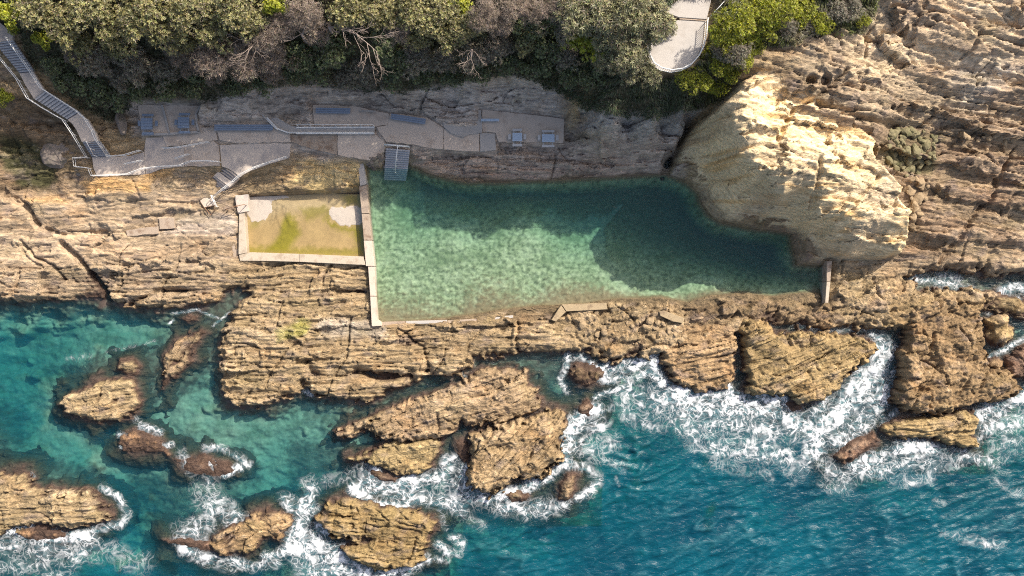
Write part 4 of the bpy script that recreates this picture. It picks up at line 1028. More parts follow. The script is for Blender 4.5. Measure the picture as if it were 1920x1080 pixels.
for pts, w, a in FOAM:
    p = wp(pts); P = np.array(p); wm = w * MPP
    mg = wm * 3.4 + 1.5
    m = (SX > P[:, 0].min() - mg) & (SX < P[:, 0].max() + mg) & (SY > P[:, 1].min() - mg) & (SY < P[:, 1].max() + mg)
    wm *= 0.88
    d = line_d(p, SX[m] + fwx[m] * min(1, wm), SY[m] + fwy[m] * min(1, wm))
    v = a * (1 - sstep(0.05 * wm, 1.75 * wm, d))
    den[m] = np.maximum(den[m], v) + 0.12 * np.minimum(den[m], v)
den = np.clip(0.93 * den * (0.58 + 0.55 * sat(0.5 + 1.2 * fbm(SX / 2.6, SY / 2.2, 677, 3))), 0, 1.05)
air_glint = np.maximum(air_glint, sat(den * 1.1))
dep = dep * (1.0)
open_sea = (np.minimum(np.minimum(below[:-1, :-1], below[1:, 1:]), np.minimum(below[1:, :-1], below[:-1, 1:])) < 0.5) & (cm(below) < 3)
sea = grid_part('sea', SX, SY, SZ, open_sea, mat_water("sea_water", (0.001, 0.066, 0.115), (0.40, 0.07, 0.065), 0.20, True, 2.0, 0.12, (0.07, 0.22, 0.26)), None, {'depth': dep, 'air_glint': air_glint})
tag(sea, kind='structure')
FZ = SZ + 0.012 + 0.20 * den ** 2 * (0.6 + 0.8 * fbm(SX / 0.9, SY / 0.9, 681, 3))
fo = grid_part('sea_foam', SX, SY, FZ, open_sea & (cm(den) > 0.03) & (cm(below) < 0.22), mat_foam(), None, {'foam': den})
tag(fo, 'white surf foam breaking around the rocks', 'foam', kind='stuff')

hx = np.arange(-17.5, 37.5, 0.2); hy = np.arange(-5.0, 15.0, 0.2)
HX, HY = np.meshgrid(hx, hy); HX = HX.astype(np.float32); HY = HY.astype(np.float32)
gb = ground_np(HX.ravel(), HY.ravel()).reshape(HX.shape)
hd = np.maximum(POOL - gb, 0)
einp = sdf(wp(POOLP, POOL), HX, HY)
rz = POOL + 0.015 * fbm(HX / 1.1, HY / 0.9, 691, 2)
pw = grid_part('pool_water', HX, HY, rz, (cm(einp) > -1.1) & (cm(gb) < POOL + 0.35), mat_water("pool_water", (0.003, 0.056, 0.085), (0.16, 0.036, 0.044), 0.09, False, 2.2, 0.03), None, {'depth': hd, 'air_glint': hd * 0})
tag(pw, kind='structure')

# ------------------------------------------------------------------ paving
UP = Vector((0, 0, 1))

def slab(name, poly, z, thick, mat, parent):
    bm = bmesh.new()
    pts = [W(a, b, z) for a, b in poly]
    if name == 'paving_slab':
        rr = random.Random(int(poly[0][0] * 13 + poly[0][1])); q = []
        for A, B in zip(pts, pts[1:] + pts[:1]):
            n = max(1, int((B - A).length / 0.5)); nn_ = UP.cross((B - A).normalized())
            q += [A.lerp(B, i / n) + nn_ * (rr.uniform(-0.07, 0.07) if i else 0) for i in range(n)]
        pts = q
    bm_prism(bm, pts, thick)
    bmesh.ops.bevel(bm, geom=[e for e in bm.edges if abs(e.verts[0].co.z - e.verts[1].co.z) < 1e-4 and e.verts[0].co.z > z - 0.01], offset=0.025, segments=1, affect='EDGES')
    return obj_bm(name, bm, mat, parent)

terr = empty('paved_terrace', W(400, 270, 2.5), kind='structure')
for pl, z, m in (
        ([(172, 294), (205, 295), (245, 293), (270, 285), (272, 327), (255, 328), (182, 331), (175, 315)], 2.58, M_CONC_BLUE),
        ([(271, 285), (274, 256), (310, 254), (312, 276), (345, 272), (345, 312), (300, 317), (273, 327)], 2.60, M_CONC_BLUE),
        ([(346, 272), (400, 264), (410, 272), (412, 311), (346, 312)], 2.60, M_CONC),
        ([(411, 272), (440, 270), (545, 268), (542, 296), (500, 309), (470, 320), (450, 332), (438, 322), (416, 312)], 2.60, M_CONC_BLUE),
        ([(258, 197), (304, 197), (318, 250), (304, 251), (266, 252)], 2.95, M_CONC),
        ([(305, 197), (376, 198), (368, 214), (374, 246), (319, 250)], 2.95, M_CONC),
        ([(304, 253), (376, 248), (404, 246), (408, 262), (312, 275)], 2.72, M_CONC),
        ([(405, 240), (512, 240), (544, 252), (545, 266), (440, 268), (411, 262)], 2.78, M_CONC),
        ([(546, 252), (632, 252), (632, 290), (580, 278), (546, 266)], 2.78, M_CONC_OLD),
        ([(633, 252), (705, 252), (722, 268), (720, 284), (692, 300), (645, 293), (633, 290)], 2.78, M_CONC),
        ([(586, 196), (660, 199), (730, 213), (726, 234), (705, 237), (590, 236)], 3.0, M_CONC),
        ([(731, 213), (800, 220), (832, 240), (830, 279), (800, 276), (772, 270), (724, 266), (706, 238), (727, 235)], 3.0, M_CONC),
        ([(833, 241), (899, 250), (899, 284), (832, 280)], 3.0, M_CONC),
        ([(900, 250), (929, 250), (930, 281), (900, 284)], 3.04, M_CONC_PALE),
        ([(830, 206), (902, 206), (904, 248), (880, 251), (868, 258), (845, 249), (832, 238)], 3.28, M_CONC_PALE),
        ([(904, 206), (1058, 222), (1056, 268), (935, 266), (930, 249), (905, 247)], 3.15, M_CONC)):
    slab('paving_slab', pl, z, 0.5, m, terr)
# low kerb walls round the western picnic slabs
kb = empty('kerb_wall', W(310, 225, 2.95), 'low pale kerb wall dividing and edging the western picnic slabs', 'kerb wall')
for pts, wd in (([(304, 197), (311, 222), (318, 250)], 0.13), ([(266, 253), (318, 251), (375, 247)], 0.14), ([(376, 199), (368, 213), (368, 228), (373, 247)], 0.12)):
    bm = bmesh.new()
    for a, b in zip(pts[:-1], pts[1:]):
        A, B = W(*a, 3.05), W(*b, 3.05); x = (B - A).normalized()
        bm_box(bm, (A + B) / 2 - UP * 0.1, x, UP.cross(x), (B - A).length / 2, wd / 2 * 1.6, 0.2)
    obj_bm('kerb', bm, M_CONC_PALE, kb)
# ramp with low pale walls
rp = empty('access_ramp', W(620, 243, 3.0), 'long pale concrete ramp between twin rails on the terrace', 'ramp')
slab('ramp_slab', [(497, 214), (510, 214), (545, 236), (560, 238), (702, 238), (702, 250), (556, 250), (538, 249), (518, 240)], 3.08, 0.5, M_CONC_PALE, rp)
for pts in ([(555, 239), (702, 238.5)], [(555, 250), (702, 250)], [(500, 220), (520, 241), (540, 249)]):
    bm = bmesh.new()
    for a, b in zip(pts[:-1], pts[1:]):
        A, B = W(*a, 3.16), W(*b, 3.16); x = (B - A).normalized()
        bm_box(bm, (A + B) / 2 - UP * 0.06, x, UP.cross(x), (B - A).length / 2, 0.07, 0.12)
    obj_bm('edge_kerb', bm, M_WHITE, rp)

# ------------------------------------------------------------------ stairs
def flight(parent, a0, a1, b0, b1, z0, z1, n, mat, nose_mat, nose=0.07):
    """n treads going down from the line a0-a1 (height z0) to b0-b1 (height z1)"""
    A0, A1, B0, B1 = W(*a0, z0), W(*a1, z0), W(*b0, z1), W(*b1, z1)
    for i in range(n):
        t0, t1 = i / n, (i + 1) / n
        z = z0 + (z1 - z0) * (i + 1) / n
        p = [A0.lerp(B0, t0), A1.lerp(B1, t0), A1.lerp(B1, t1), A0.lerp(B0, t1)]
        for q in p: q.z = z
        bm = bmesh.new(); bm_prism(bm, p, 0.42)
        st = obj_bm('step', bm, mat, parent)
        if nose:
            g = (p[2] - p[1]).normalized() * nose
            q = [p[3] - g, p[2] - g, p[2] + g * 0.02, p[3] + g * 0.02]
            bm = bmesh.new(); bm_prism(bm, [v + UP * 0.006 for v in q], 0.03)
            o = obj_bm('nosing', bm, nose_mat, None, origin=parent.location)
            o.location = (0, 0, 0); o.parent = st

sc_ = empty('concrete_stairway', W(80, 170, 6.0), 'long concrete stairway with landings descending through bush at the upper left corner', 'stairway')
slab('landing', [(-60, 20), (-5, 38), (24, 62), (23, 75), (-12, 79), (-60, 60)], 9.1, 0.4, M_CONC_BLUE, sc_)
flight(sc_, (-12, 79), (23, 75), (36, 137), (63, 134), 9.1, 6.8, 13, M_TREAD, M_DARKTR)
slab('landing', [(36, 137.5), (63, 134.5), (73, 152), (84, 169), (63, 185), (48, 160)], 6.8, 0.4, M_CONC_BLUE, sc_)
flight(sc_, (63, 185), (84, 169), (126, 224), (149, 210), 6.8, 4.85, 11, M_TREAD, M_DARKTR)
slab('landing', [(126, 224.5), (149, 210.5), (166, 226), (179, 247), (185, 264), (153, 266), (144, 244), (136, 232)], 4.85, 0.4, M_CONC_BLUE, sc_)
flight(sc_, (153, 266), (185, 264), (171, 294), (206, 293), 4.85, 2.75, 7, M_TREAD, M_DARKTR)
s2 = empty('short_steps', W(425, 332, 2.2), 'two short dark nosed flights of concrete steps with a landing below the paved terrace', 'steps')
flight(s2, (420, 311), (450, 332), (409, 321), (439, 343), 2.60, 2.1, 3, M_CONC, M_DARKTR, 0.11)
slab('landing', [(409, 321.5), (439, 343.5), (430, 351), (401, 329)], 2.1, 0.5, M_CONC_BLUE, s2)
flight(s2, (401, 329), (430, 351), (391, 339), (419, 359), 2.1, 1.6, 3, M_CONC, M_DARKTR, 0.11)
s3 = empty('pool_steps', W(745, 295, 1.6), 'blue grey concrete steps with a centre handrail descending into the pool', 'steps')
flight(s3, (723, 277), (768, 281), (721, 315), (764, 317), 2.78, 0.62, 9, M_TREAD, M_DARKTR, 0.03)
flight(s3, (721, 315), (764, 317), (720, 337), (760, 339), 0.62, -0.55, 6, M_TREAD, M_DARKTR, 0.03)
tp = empty('grated_platform', W(388, 378, 1.8), 'small grey landing with dark steel frame between paddling pool and short steps', 'platform')
slab('deck_plate', [(372, 372), (400, 366), (404, 384), (383, 389)], 1.75, 0.08, M_CONC, tp)
for k in range(3):
    A, B = W(384, 385 + 3 * k, 1.5 - 0.2 * k), W(404, 381 + 3 * k, 1.5 - 0.2 * k); x = (B - A).normalized()
    bm = bmesh.new(); bm_box(bm, (A + B) / 2, x, UP.cross(x), (B - A).length / 2, 0.08, 0.03)
    obj_bm('step', bm, M_STEEL, tp)
for pts in ([(364, 360), (372, 372), (383, 389), (404, 385)], [(383, 389), (395, 403), (404, 392)]):
    bm = bmesh.new(); bm_tube(bm, [W(a, b, 1.7) for a, b in pts], 0.05)
    obj_bm('steel_beam', bm, M_RUST, tp)
# walkway stub west of the paddling pool
slab('paving_slab', [(441, 366), (464, 364), (466, 396), (446, 400)], 1.62, 0.6, M_CONC_BLUE, terr)
slab('paving_slab', [(298, 409), (326, 408), (327, 428), (299, 430)], 1.78, 0.5, M_CONC_OLD, terr)
slab('paving_slab', [(236, 432), (296, 424), (297, 438), (238, 443)], 1.82, 0.5, M_CONC_OLD, terr)

# ------------------------------------------------------------------ railings
def railing(label, pts, mat=M_WHITE, h=1.05, r=0.038, every=1.35, mid=True, group='railings along the stairs and terrace'):
    """pts: (px, py, ground z) along the foot"""
    P = [W(a, b, z) for a, b, z in pts]
    root = empty('railing', P[len(P) // 2], label, 'railing', group)
    bm = bmesh.new(); bm_tube(bm, [p + UP * h for p in P], r); obj_bm('top_rail', bm, mat, root, True)
    if mid:
        bm = bmesh.new(); bm_tube(bm, [p + UP * h * 0.52 for p in P], r * 0.85); obj_bm('mid_rail', bm, mat, root, True)
    proto = None
    def post(p):
        nonlocal proto
        if proto is None:
            bm = bmesh.new(); bm_tube(bm, [root.location + UP * -0.25, root.location + UP * (h - 0.02)], r * 1.05)
            proto = obj_bm('post', bm, mat, root, True); proto.location = p - root.location
        else:
            o = proto.copy(); COL.objects.link(o); o.parent = root; o.location = p - root.location
    for A, B in zip(P[:-1], P[1:]):
        n = max(1, round((B - A).length / every))
        for i in range(n): post(A.lerp(B, i / n))
    post(P[-1])
    return root

railing('white railing on the bush side of the long stairway', [(20, 74, 9.1), (62, 134, 6.8), (84, 168, 6.8), (148, 209, 4.85), (166, 225, 4.85), (180, 248, 4.85), (186, 264, 4.85), (206, 292, 2.6)])
railing('white railing on the rock side of the long stairway', [(-20, 80, 9.1), (0, 103, 8.4), (40, 152, 6.8), (60, 188, 6.8), (90, 207, 5.9), (125, 227, 4.85), (143, 254, 4.85), (168, 296, 2.6)])
railing('short centre handrail on the lowest flight of the long stairway', [(170, 268, 4.7), (184, 294, 2.6)], mid=False, every=1.6)
railing('cream railing round the outer corner of the terrace foot, below the stairway', [(166, 297, 2.55), (145, 298, 2.5), (147, 314, 2.5), (173, 317, 2.5), (178, 331, 2.5), (212, 330, 2.5), (245, 328, 2.5), (272, 318, 2.6), (305, 314, 2.6), (342, 312, 2.6), (362, 304, 2.6), (390, 303, 2.6), (415, 305, 2.6)])
railing('white railing along the grassy bank between stairway foot and terrace', [(206, 295, 2.6), (238, 293, 2.6), (268, 284, 2.6)])
railing('short white railing in dappled shade on the lower terrace ramp', [(240, 309, 2.6), (270, 303, 2.6)], every=1.0)
railing('white railing under the western picnic slabs', [(310, 280, 2.6), (340, 278, 2.6), (395, 268, 2.6)])
railing('very short white railing at the sunlit end of the lower ramp', [(334, 299, 2.6), (358, 291, 2.6)], every=0.9)
railing('white railing on the seaward edge of the terrace, running down beside the short steps', [(540, 296, 2.6), (505, 307, 2.6), (480, 316, 2.6), (456, 328, 2.6), (440, 342, 2.1), (424, 354, 1.9), (405, 370, 1.75)])
railing('white double rail at the corner of the grated platform', [(401, 368, 1.75), (410, 388, 1.5)], every=0.6)
railing('white rail bending along the outer side of the access ramp', [(497, 219, 3.05), (520, 243, 3.05), (545, 251, 3.05), (600, 251, 3.05), (702, 251, 3.05)])
railing('straight white rail on the inner side of the access ramp', [(560, 237, 3.05), (702, 237, 3.05)], mid=False)
railing('pale blue barrier rail across the head of the pool steps', [(723, 273, 2.78), (768, 277, 2.78)], every=2.2, r=0.055)
railing('white centre handrail running down the pool steps into the water', [(748, 276, 2.78), (745, 300, 1.5), (743, 325, -0.1)], mid=False, r=0.05)
railing('thin bent rail on the rock beside the paddling pool corner', [(427, 394, 1.5), (446, 388, 1.6), (462, 385, 1.6)], mat=M_RUST, mid=False, h=0.9, every=1.0)

# ------------------------------------------------------------------ benches and picnic tables
def bench(label, a, b, depth, z, n, mat, legs=4):
    A, B = W(*a, z), W(*b, z); x = (B - A).normalized(); y = UP.cross(x)
    root = empty('bench', (A + B) / 2 - UP * 0.47, label, 'bench', 'benches against the cliff foot')
    ln = (B - A).length; w = depth / n
    for k in range(n):
        bm = bmesh.new(); bm_box(bm, (A + B) / 2 + y * ((k - (n - 1) / 2) * w), x, y, ln / 2, w / 2 - 0.012, 0.025)
        obj_bm('plank', bm, mat, root)
    for k in range(legs):
        bm = bmesh.new(); p = A.lerp(B, (k + 0.35) / (legs - 0.3)) - UP * 0.26
        bm_box(bm, p, x, y, 0.05, depth * 0.42, 0.23); obj_bm('leg', bm, M_STEEL, root)

bench('longest blue grey bench, under the rock west of the ramp rail', (402, 239), (512, 239), 0.66, 3.25, 3, M_PLANK, 7)
bench('blue grey bench at the cliff foot above the ramp', (592, 207), (657, 208), 0.62, 3.45, 3, M_PLANK, 4)
bench('slanting blue grey bench above the pool steps', (733, 218), (798, 228), 0.62, 3.45, 3, M_PLANK, 4)
bench('short narrow bench beside the pale slab at the cliff foot', (902, 225), (936, 225), 0.30, 3.62, 2, M_PLANKL, 2)
bench('thin pale seat edge at the cliff foot between the two blue benches', (673, 207), (704, 209), 0.18, 3.4, 2, M_CONC_PALE, 2)

def picnic(label, px, py, z, w, d, mat, lab_mat):
    c = W(px, py, z + 0.75); g = Vector((c.x, c.y, z))
    root = empty('picnic_table', g, label, 'picnic table', 'picnic tables on the terrace')
    X_, Y_ = Vector((1, 0, 0)), Vector((0, 1, 0))
    n = 4
    for k in range(n):
        bm = bmesh.new(); bm_box(bm, c + Y_ * ((k - 1.5) * d / n), X_, Y_, w / 2, d / n / 2 - 0.012, 0.025)
        obj_bm('plank', bm, mat, root)
    for s in (-1, 1):
        bm = bmesh.new(); bm_box(bm, Vector((c.x, c.y + s * (d / 2 + 0.38), z + 0.45)), X_, Y_, w / 2, 0.13, 0.025); obj_bm('bench_seat', bm, lab_mat, root)
        bm = bmesh.new()
        bm_box(bm, Vector((c.x + s * w * 0.36, c.y, z + 0.36)), Y_, -X_, 0.06, 0.05, 0.36)
        bm_box(bm, Vector((c.x + s * w * 0.36, c.y, z + 0.40)), Y_, -X_, d / 2 + 0.45, 0.04, 0.03)
        obj_bm('leg', bm, M_STEEL, root)
        bm = bmesh.new(); bm_box(bm, Vector((c.x + s * (w / 2 + 0.30), c.y + 0.1, z + 0.45)), X_, Y_, 0.15, 0.3, 0.025); obj_bm('end_seat', bm, lab_mat, root)

picnic('blue grey picnic table nearest the stairway, on the left picnic slab', 275, 232, 2.95, 1.25, 1.25, M_PLANK, M_PLANK)
picnic('blue grey picnic table on the second picnic slab from the stairway', 344, 230, 2.95, 1.25, 1.2, M_PLANK, M_PLANK)
picnic('pale picnic table on the eastern slab, nearer the short narrow bench', 970, 257, 3.15, 1.05, 0.9, M_PLANKL, M_STEEL)
picnic('pale blue picnic table at the far eastern end of the terrace', 1028, 259, 3.15, 1.35, 0.85, M_PLANKL, M_STEEL)

# ------------------------------------------------------------------ pool walls
def wall(name, label, polys, z, thick, mats, cat='wall'):
    a = polys[0][0]
    root = empty(name, W(a[0], a[1], z), label, cat)
    for pl, zt, m in polys_iter(polys, z, mats):
        slab('wall_section', pl, zt, thick, m, root)
    return root

def polys_iter(polys, z, mats):
    for i, p in enumerate(polys):
        yield p, z - 0.003 * i, mats[i % len(mats)]

wall('pool_wall', 'straight concrete wall dividing the paddling pool and rocks from the big green pool',
     [[(673, 349), (688, 346), (692, 400), (678, 400)], [(678, 401), (692, 401), (697, 450), (682, 450)], [(682, 451), (697, 451), (702, 499), (686, 499)], [(690, 500), (702, 500), (704, 555), (694, 555)], [(694, 556), (704, 556), (707, 600), (715, 605), (715, 611), (697, 612)]],
     1.5, 2.4, [M_CONC_OLD, M_CONC_OLD, M_CONC, M_CONC, M_CONC])
wall('pool_wall', 'narrow pale wall end rising through the rock above the paddling pool', [[(671, 305), (681, 304), (687, 345), (675, 348)]], 1.75, 1.5, [M_CONC_PALE])
wall('paddling_pool_wall', 'cream concrete wall along the seaward side of the paddling pool', [[(448, 478), (470, 473), (560, 476), (560, 491), (500, 489), (450, 489)], [(561, 476), (681, 481), (685, 497), (561, 491)]], 1.45, 1.3, [M_WALLTOP])
wall('paddling_pool_wall', 'narrow cream concrete wall on the left side of the paddling pool', [[(448, 400), (458, 398), (463, 474), (447, 477)]], 1.45, 1.0, [M_WALLTOP])
wall('paddling_pool_wall', 'lower concrete ledge outside the left corner of the paddling pool', [[(433, 446), (446, 446), (446, 491), (437, 482)]], 0.95, 1.0, [M_CONC_OLD])
wall('weir_beam', 'thin pale concrete kerb along the bottom edge of the pool', [[(708, 604), (760, 602), (760, 608), (716, 611)], [(761, 602), (838, 600), (838, 606), (761, 608)], [(839, 601), (900, 597), (900, 602), (839, 606)], [(901, 597), (962, 591), (962, 596), (901, 602)]], 1.0, 0.7, [M_CONC_OLD, M_CONC_PALE], 'kerb')
wall('weir_beam', 'bent concrete weir on the reef edge above the round dark rock', [[(1053, 571), (1137, 568), (1139, 580), (1062, 584)], [(1052, 572), (1061, 585), (1042, 603), (1034, 600)]], 1.65, 1.4, [M_SLABSTONE, M_SLABSTONE], 'weir')
wall('stone_beam', 'long squared stone lying askew right of the weir', [[(1236, 584), (1245, 582), (1284, 597), (1280, 606), (1262, 603), (1238, 592)]], 1.6, 0.7, [M_SLABSTONE], 'stone')
wall('pool_end_wall', 'thin tall concrete wall closing the right hand end of the pool', [[(1550, 489), (1560, 489), (1557, 528), (1550, 528)], [(1550, 529), (1557, 529), (1553, 568), (1547, 568)]], 2.0, 2.8, [M_CONC_OLD, M_WALLTOP])

# paddling pool floor, sand and algae film
fx, fy = np.meshgrid(np.arange(-30.6, -16.2, 0.1), np.arange(2.6, 10.6, 0.1)); fx = fx.astype(np.float32); fy = fy.astype(np.float32)
e1 = sdf(wp([(450, 366), (684, 358), (690, 490), (458, 484)], 0.8), fx, fy)
nA = fbm(fx / 2.0, fy / 1.8, 701, 4); nB = fbm(fx / 0.5, fy / 0.5, 711, 3)
fc = np.broadcast_to(np.array((0.37, 0.265, 0.12)), fx.shape + (3,)).astype(np.float32).copy()
def blob(poly, k, soft, am, cc):
    global fc
    d = sdf(wp(poly, 0.8), fx + 0.5 * nA + 0.25 * nB, fy + 0.5 * nB * 0.8 + 0.3 * nA)
    fc = mixc(fc, cc, sstep(-soft, soft, d) * am)
blob([(465, 370), (660, 365), (670, 400), (520, 400), (470, 420)], 0, 1.0, 0.5, (0.46, 0.38, 0.24))
ALG = (0.20, 0.18, 0.012)
for pl, a_ in (([(535, 400), (552, 405), (560, 440), (540, 470), (500, 470), (520, 440)], 0.9), ([(620, 395), (612, 410), (640, 425), (690, 425), (690, 470), (670, 475), (660, 435), (620, 428), (605, 408)], 0.9), ([(450, 460), (690, 468), (690, 480), (450, 475)], 0.7), ([(560, 390), (610, 385), (615, 400), (570, 415)], 0.6), ([(640, 365), (680, 365), (680, 385), (650, 382)], 0.7), ([(470, 395), (490, 400), (480, 425), (466, 430)], 0.5)):
    blob(pl, 0, 0.45, a_, ALG)
fc = fc * (0.92 + 0.14 * nB + 0.18 * nA)[..., None]
fcn = np.clip(fc, 0.005, 0.9)
o = grid_part('paddling_pool_floor', fx, fy, 0.42 + 0.02 * nA, cm(e1) > -0.1, M_WETFLOOR, fcn)
tag(o, kind='structure')
for lb, pl in (('pale dry sand drift in the upper left corner of the paddling pool', [(462, 366), (535, 364), (540, 370), (512, 376), (506, 400), (494, 412), (468, 418), (460, 400)]),
               ('smaller pale sand heap against the right wall of the paddling pool', [(618, 388), (676, 386), (678, 420), (640, 424), (622, 412), (612, 398)])):
    d = sdf(wp(pl, 0.85), fx + 0.35 * nA, fy + 0.35 * nB)
    z = 0.43 + 0.04 * sat(d / 1.0) + 0.015 * nA
    z = np.where(d < 0, 0.34, z)
    o = grid_part('sand_drift', fx, fy, z, cm(d) > -0.16, M_SAND)
    tag(o, lb, 'sand', kind='thing')
# wet film over the floor
film = [(fx > -99)]

# ------------------------------------------------------------------ lookout
lk = empty('lookout_platform', W(1270, 90, 13.6), 'pale rounded lookout platform with white balustrade jutting from the bush at the clifftop', 'lookout')
ARC = [(1219, 48), (1216, 70), (1215, 92), (1217, 108), (1224, 122), (1238, 131), (1257, 135), (1276, 132), (1293, 123), (1306, 108), (1314, 92), (1319, 72), (1322, 40)]
slab('deck', ARC + [(1275, 37)], 14.0, 0.35, M_CONC_PALE, lk)
slab('step_edge', [(1274, 33.5), (1322, 37), (1322, 39.5), (1274, 36.5)], 14.08, 0.3, M_CONC_OLD, lk)
slab('path_slab', [(1240, 20), (1290, -40), (1350, -40), (1334, -2), (1325, 36), (1273, 32.5)], 14.15, 0.35, M_CONC_PALE, lk)
arcw = [W(a, b, 14.0) for a, b in ARC]
OUT = [p + (p - W(1267, 82, 14.0)).normalized() * 0.06 for p in arcw]
for hh, nm, rr in ((1.1, 'top_rail', 0.05), (0.12, 'bottom_rail', 0.035)):
    bm = bmesh.new(); bm_tube(bm, [p + UP * hh for p in OUT], rr); obj_bm(nm, bm, M_WHITE, lk, True)
bm = bmesh.new(); bm_tube(bm, [lk.location + UP * 0.1, lk.location + UP * 1.1], 0.022, 5)
bal = obj_bm('baluster', bm, M_WHITE, lk, True)
first = True
for A, B in zip(OUT[:-1], OUT[1:]):
    n = max(1, round((B - A).length / 0.21))
    for i in range(n):
        p = A.lerp(B, i / n); p.z = 14.0
        off = Vector((p.x, p.y, 14.0)) - lk.location
        if first: bal.location = off; first = False
        else:
            c = bal.copy(); COL.objects.link(c); c.parent = lk; c.location = off
railing('white two rail fence climbing diagonally to the right of the lookout', [(1330, 34, 14.0), (1346, 17, 14.1), (1372, -12, 14.2)], group='railings along the stairs and terrace', every=1.2)

# ------------------------------------------------------------------ boulders and rubble
def stone_mesh(name, seed, mat, sub=2, flat=0.7):
    bm = bmesh.new(); bmesh.ops.create_icosphere(bm, subdivisions=sub, radius=1.0)
    r = random.Random(seed)
    planes = []
    for _ in range(9):
        v = Vector((r.gauss(0, 1), r.gauss(0, 1), r.gauss(0, 1))).normalized(); planes.append((v, 0.55 + 0.3 * r.random()))
    for v in bm.verts:
        for n, d in planes:
            k = v.co.dot(n)
            if k > d: v.co -= n * (k - d)
        v.co.z *= flat
        v.co += Vector((r.uniform(-1, 1), r.uniform(-1, 1), r.uniform(-1, 1))) * 0.03
    me = bpy.data.meshes.new(name); bm.to_mesh(me); bm.free(); me.materials.append(mat)
    return me

SM = [stone_mesh('stone', k, M_STONE) for k in range(6)]
M_STONE2 = mat_plain("grey_rubble", (0.20, 0.165, 0.14), 0.9, 0.4, 1.4, 0.04, stain=(0.11, 0.10, 0.07))  # base darkened in place of tree shade on the boulders
SM2 = [stone_mesh('stone', k + 20, M_STONE2) for k in range(5)]
M_STONE3 = mat_plain('tan_reef_stone', (0.32, 0.235, 0.14), 0.9, 0.4, 1.4, 0.05, stain=(0.19, 0.14, 0.085))
SM3 = [stone_mesh('stone', k + 40, M_STONE3) for k in range(5)]
def rubble(label, group, poly, z, n, s0, s1, meshes, seed):
    r = random.Random(seed)
    P = wp(poly, z); xs = [p[0] for p in P]; ys = [p[1] for p in P]
    k = 0
    while k < n:
        x, y = r.uniform(min(xs), max(xs)), r.uniform(min(ys), max(ys))
        if sdf(P, np.array([x], np.float32), np.array([y], np.float32))[0] < 0: continue
        s = s0 + (s1 - s0) * r.random() ** 2
        o = bpy.data.objects.new('stone', r.choice(meshes)); COL.objects.link(o)
        o.location = (x, y, ground(x, y) + s * 0.25); o.scale = (s * r.uniform(0.8, 1.3), s * r.uniform(0.7, 1.1), s * r.uniform(0.7, 1.0)); o.rotation_euler = (r.uniform(-.4, .4), r.uniform(-.4, .4), r.uniform(0, 6.28))
        tag(o, label, 'stone', group); k += 1
rubble('olive brown stone in the rubble heap on the right rock shelf beside the headland', 'rubble heap beside the headland', [(1640, 258), (1690, 240), (1770, 250), (1765, 290), (1735, 320), (1700, 330), (1660, 300)], 6.2, 110, 0.22, 0.62, SM, 1)
rubble('tan stone fallen along the right foot of the headland', 'fallen stones at the right foot of the headland', [(1690, 325), (1712, 330), (1750, 350), (1740, 400), (1715, 420), (1700, 385)], 5.0, 34, 0.25, 0.75, SM3, 2)
rubble('small stone strewn on the ledge near the right photo edge', 'stones strewn on the right ledge', [(1800, 245), (1905, 255), (1900, 275), (1810, 262)], 5.8, 34, 0.18, 0.45, SM3, 3)
rubble('grey stone in the rubble beside the head of the pool steps', 'rubble beside the pool steps', [(690, 296), (722, 288), (720, 308), (700, 314), (680, 306)], 2.2, 34, 0.14, 0.32, SM2, 4)
rubble('grey stone scattered on the rock west of the eastern picnic slab', 'stones by the eastern picnic slab', [(936, 270), (990, 268), (985, 285), (930, 290)], 2.9, 22, 0.12, 0.34, SM2, 5)
rubble('brown stone on the reef below the pool', 'loose stones on the reef below the pool', [(1150, 570), (1290, 590), (1330, 600), (1290, 640), (1180, 650), (1090, 640), (1080, 600)], 1.2, 60, 0.15, 0.55, SM3, 6)
def boulder(label, px, py, z, s, seed, mat, rz=0.0):
    me = stone_mesh('boulder', seed, mat, 4, 0.75)
    o = bpy.data.objects.new('boulder', me); COL.objects.link(o)
    o.location = W(px, py, z); o.scale = s; o.rotation_euler = (0, 0, rz)
    tag(o, label, 'boulder', 'boulders below the stairway')
boulder('big pale grey boulder just left of the stairway foot', 112, 288, 2.2, (2.1, 1.7, 1.1), 31, M_STONE2, 0.2)
boulder('small pale boulder beside the outer terrace corner', 150, 322, 2.1, (1.1, 0.8, 0.6), 34, M_STONE2)
boulder('pale upright rock between stairway and picnic slab', 228, 230, 3.2, (0.6, 1.7, 0.9), 35, M_STONE2, 0.25)

# ------------------------------------------------------------------ plants
def leaf_quads(pos, ax, side, ln, wd, col, droop=0.0):
    """pos (n,3) leaf base, ax (n,3) direction, side (n,3)"""
    n = len(pos)
    tip = pos + ax * ln[:, None]; mid = pos + ax * (ln * 0.5)[:, None]
    tip[:, 2] -= droop * ln
    co = np.stack([pos, mid + side * (wd * 0.5)[:, None], tip, mid - side * (wd * 0.5)[:, None]], 1).reshape(-1, 3)
    f = np.arange(4 * n).reshape(n, 4)
    return co, f, np.repeat(col, 4, 0)

def unit(v):
    return v / (np.linalg.norm(v, axis=-1, keepdims=True) + 1e-9)

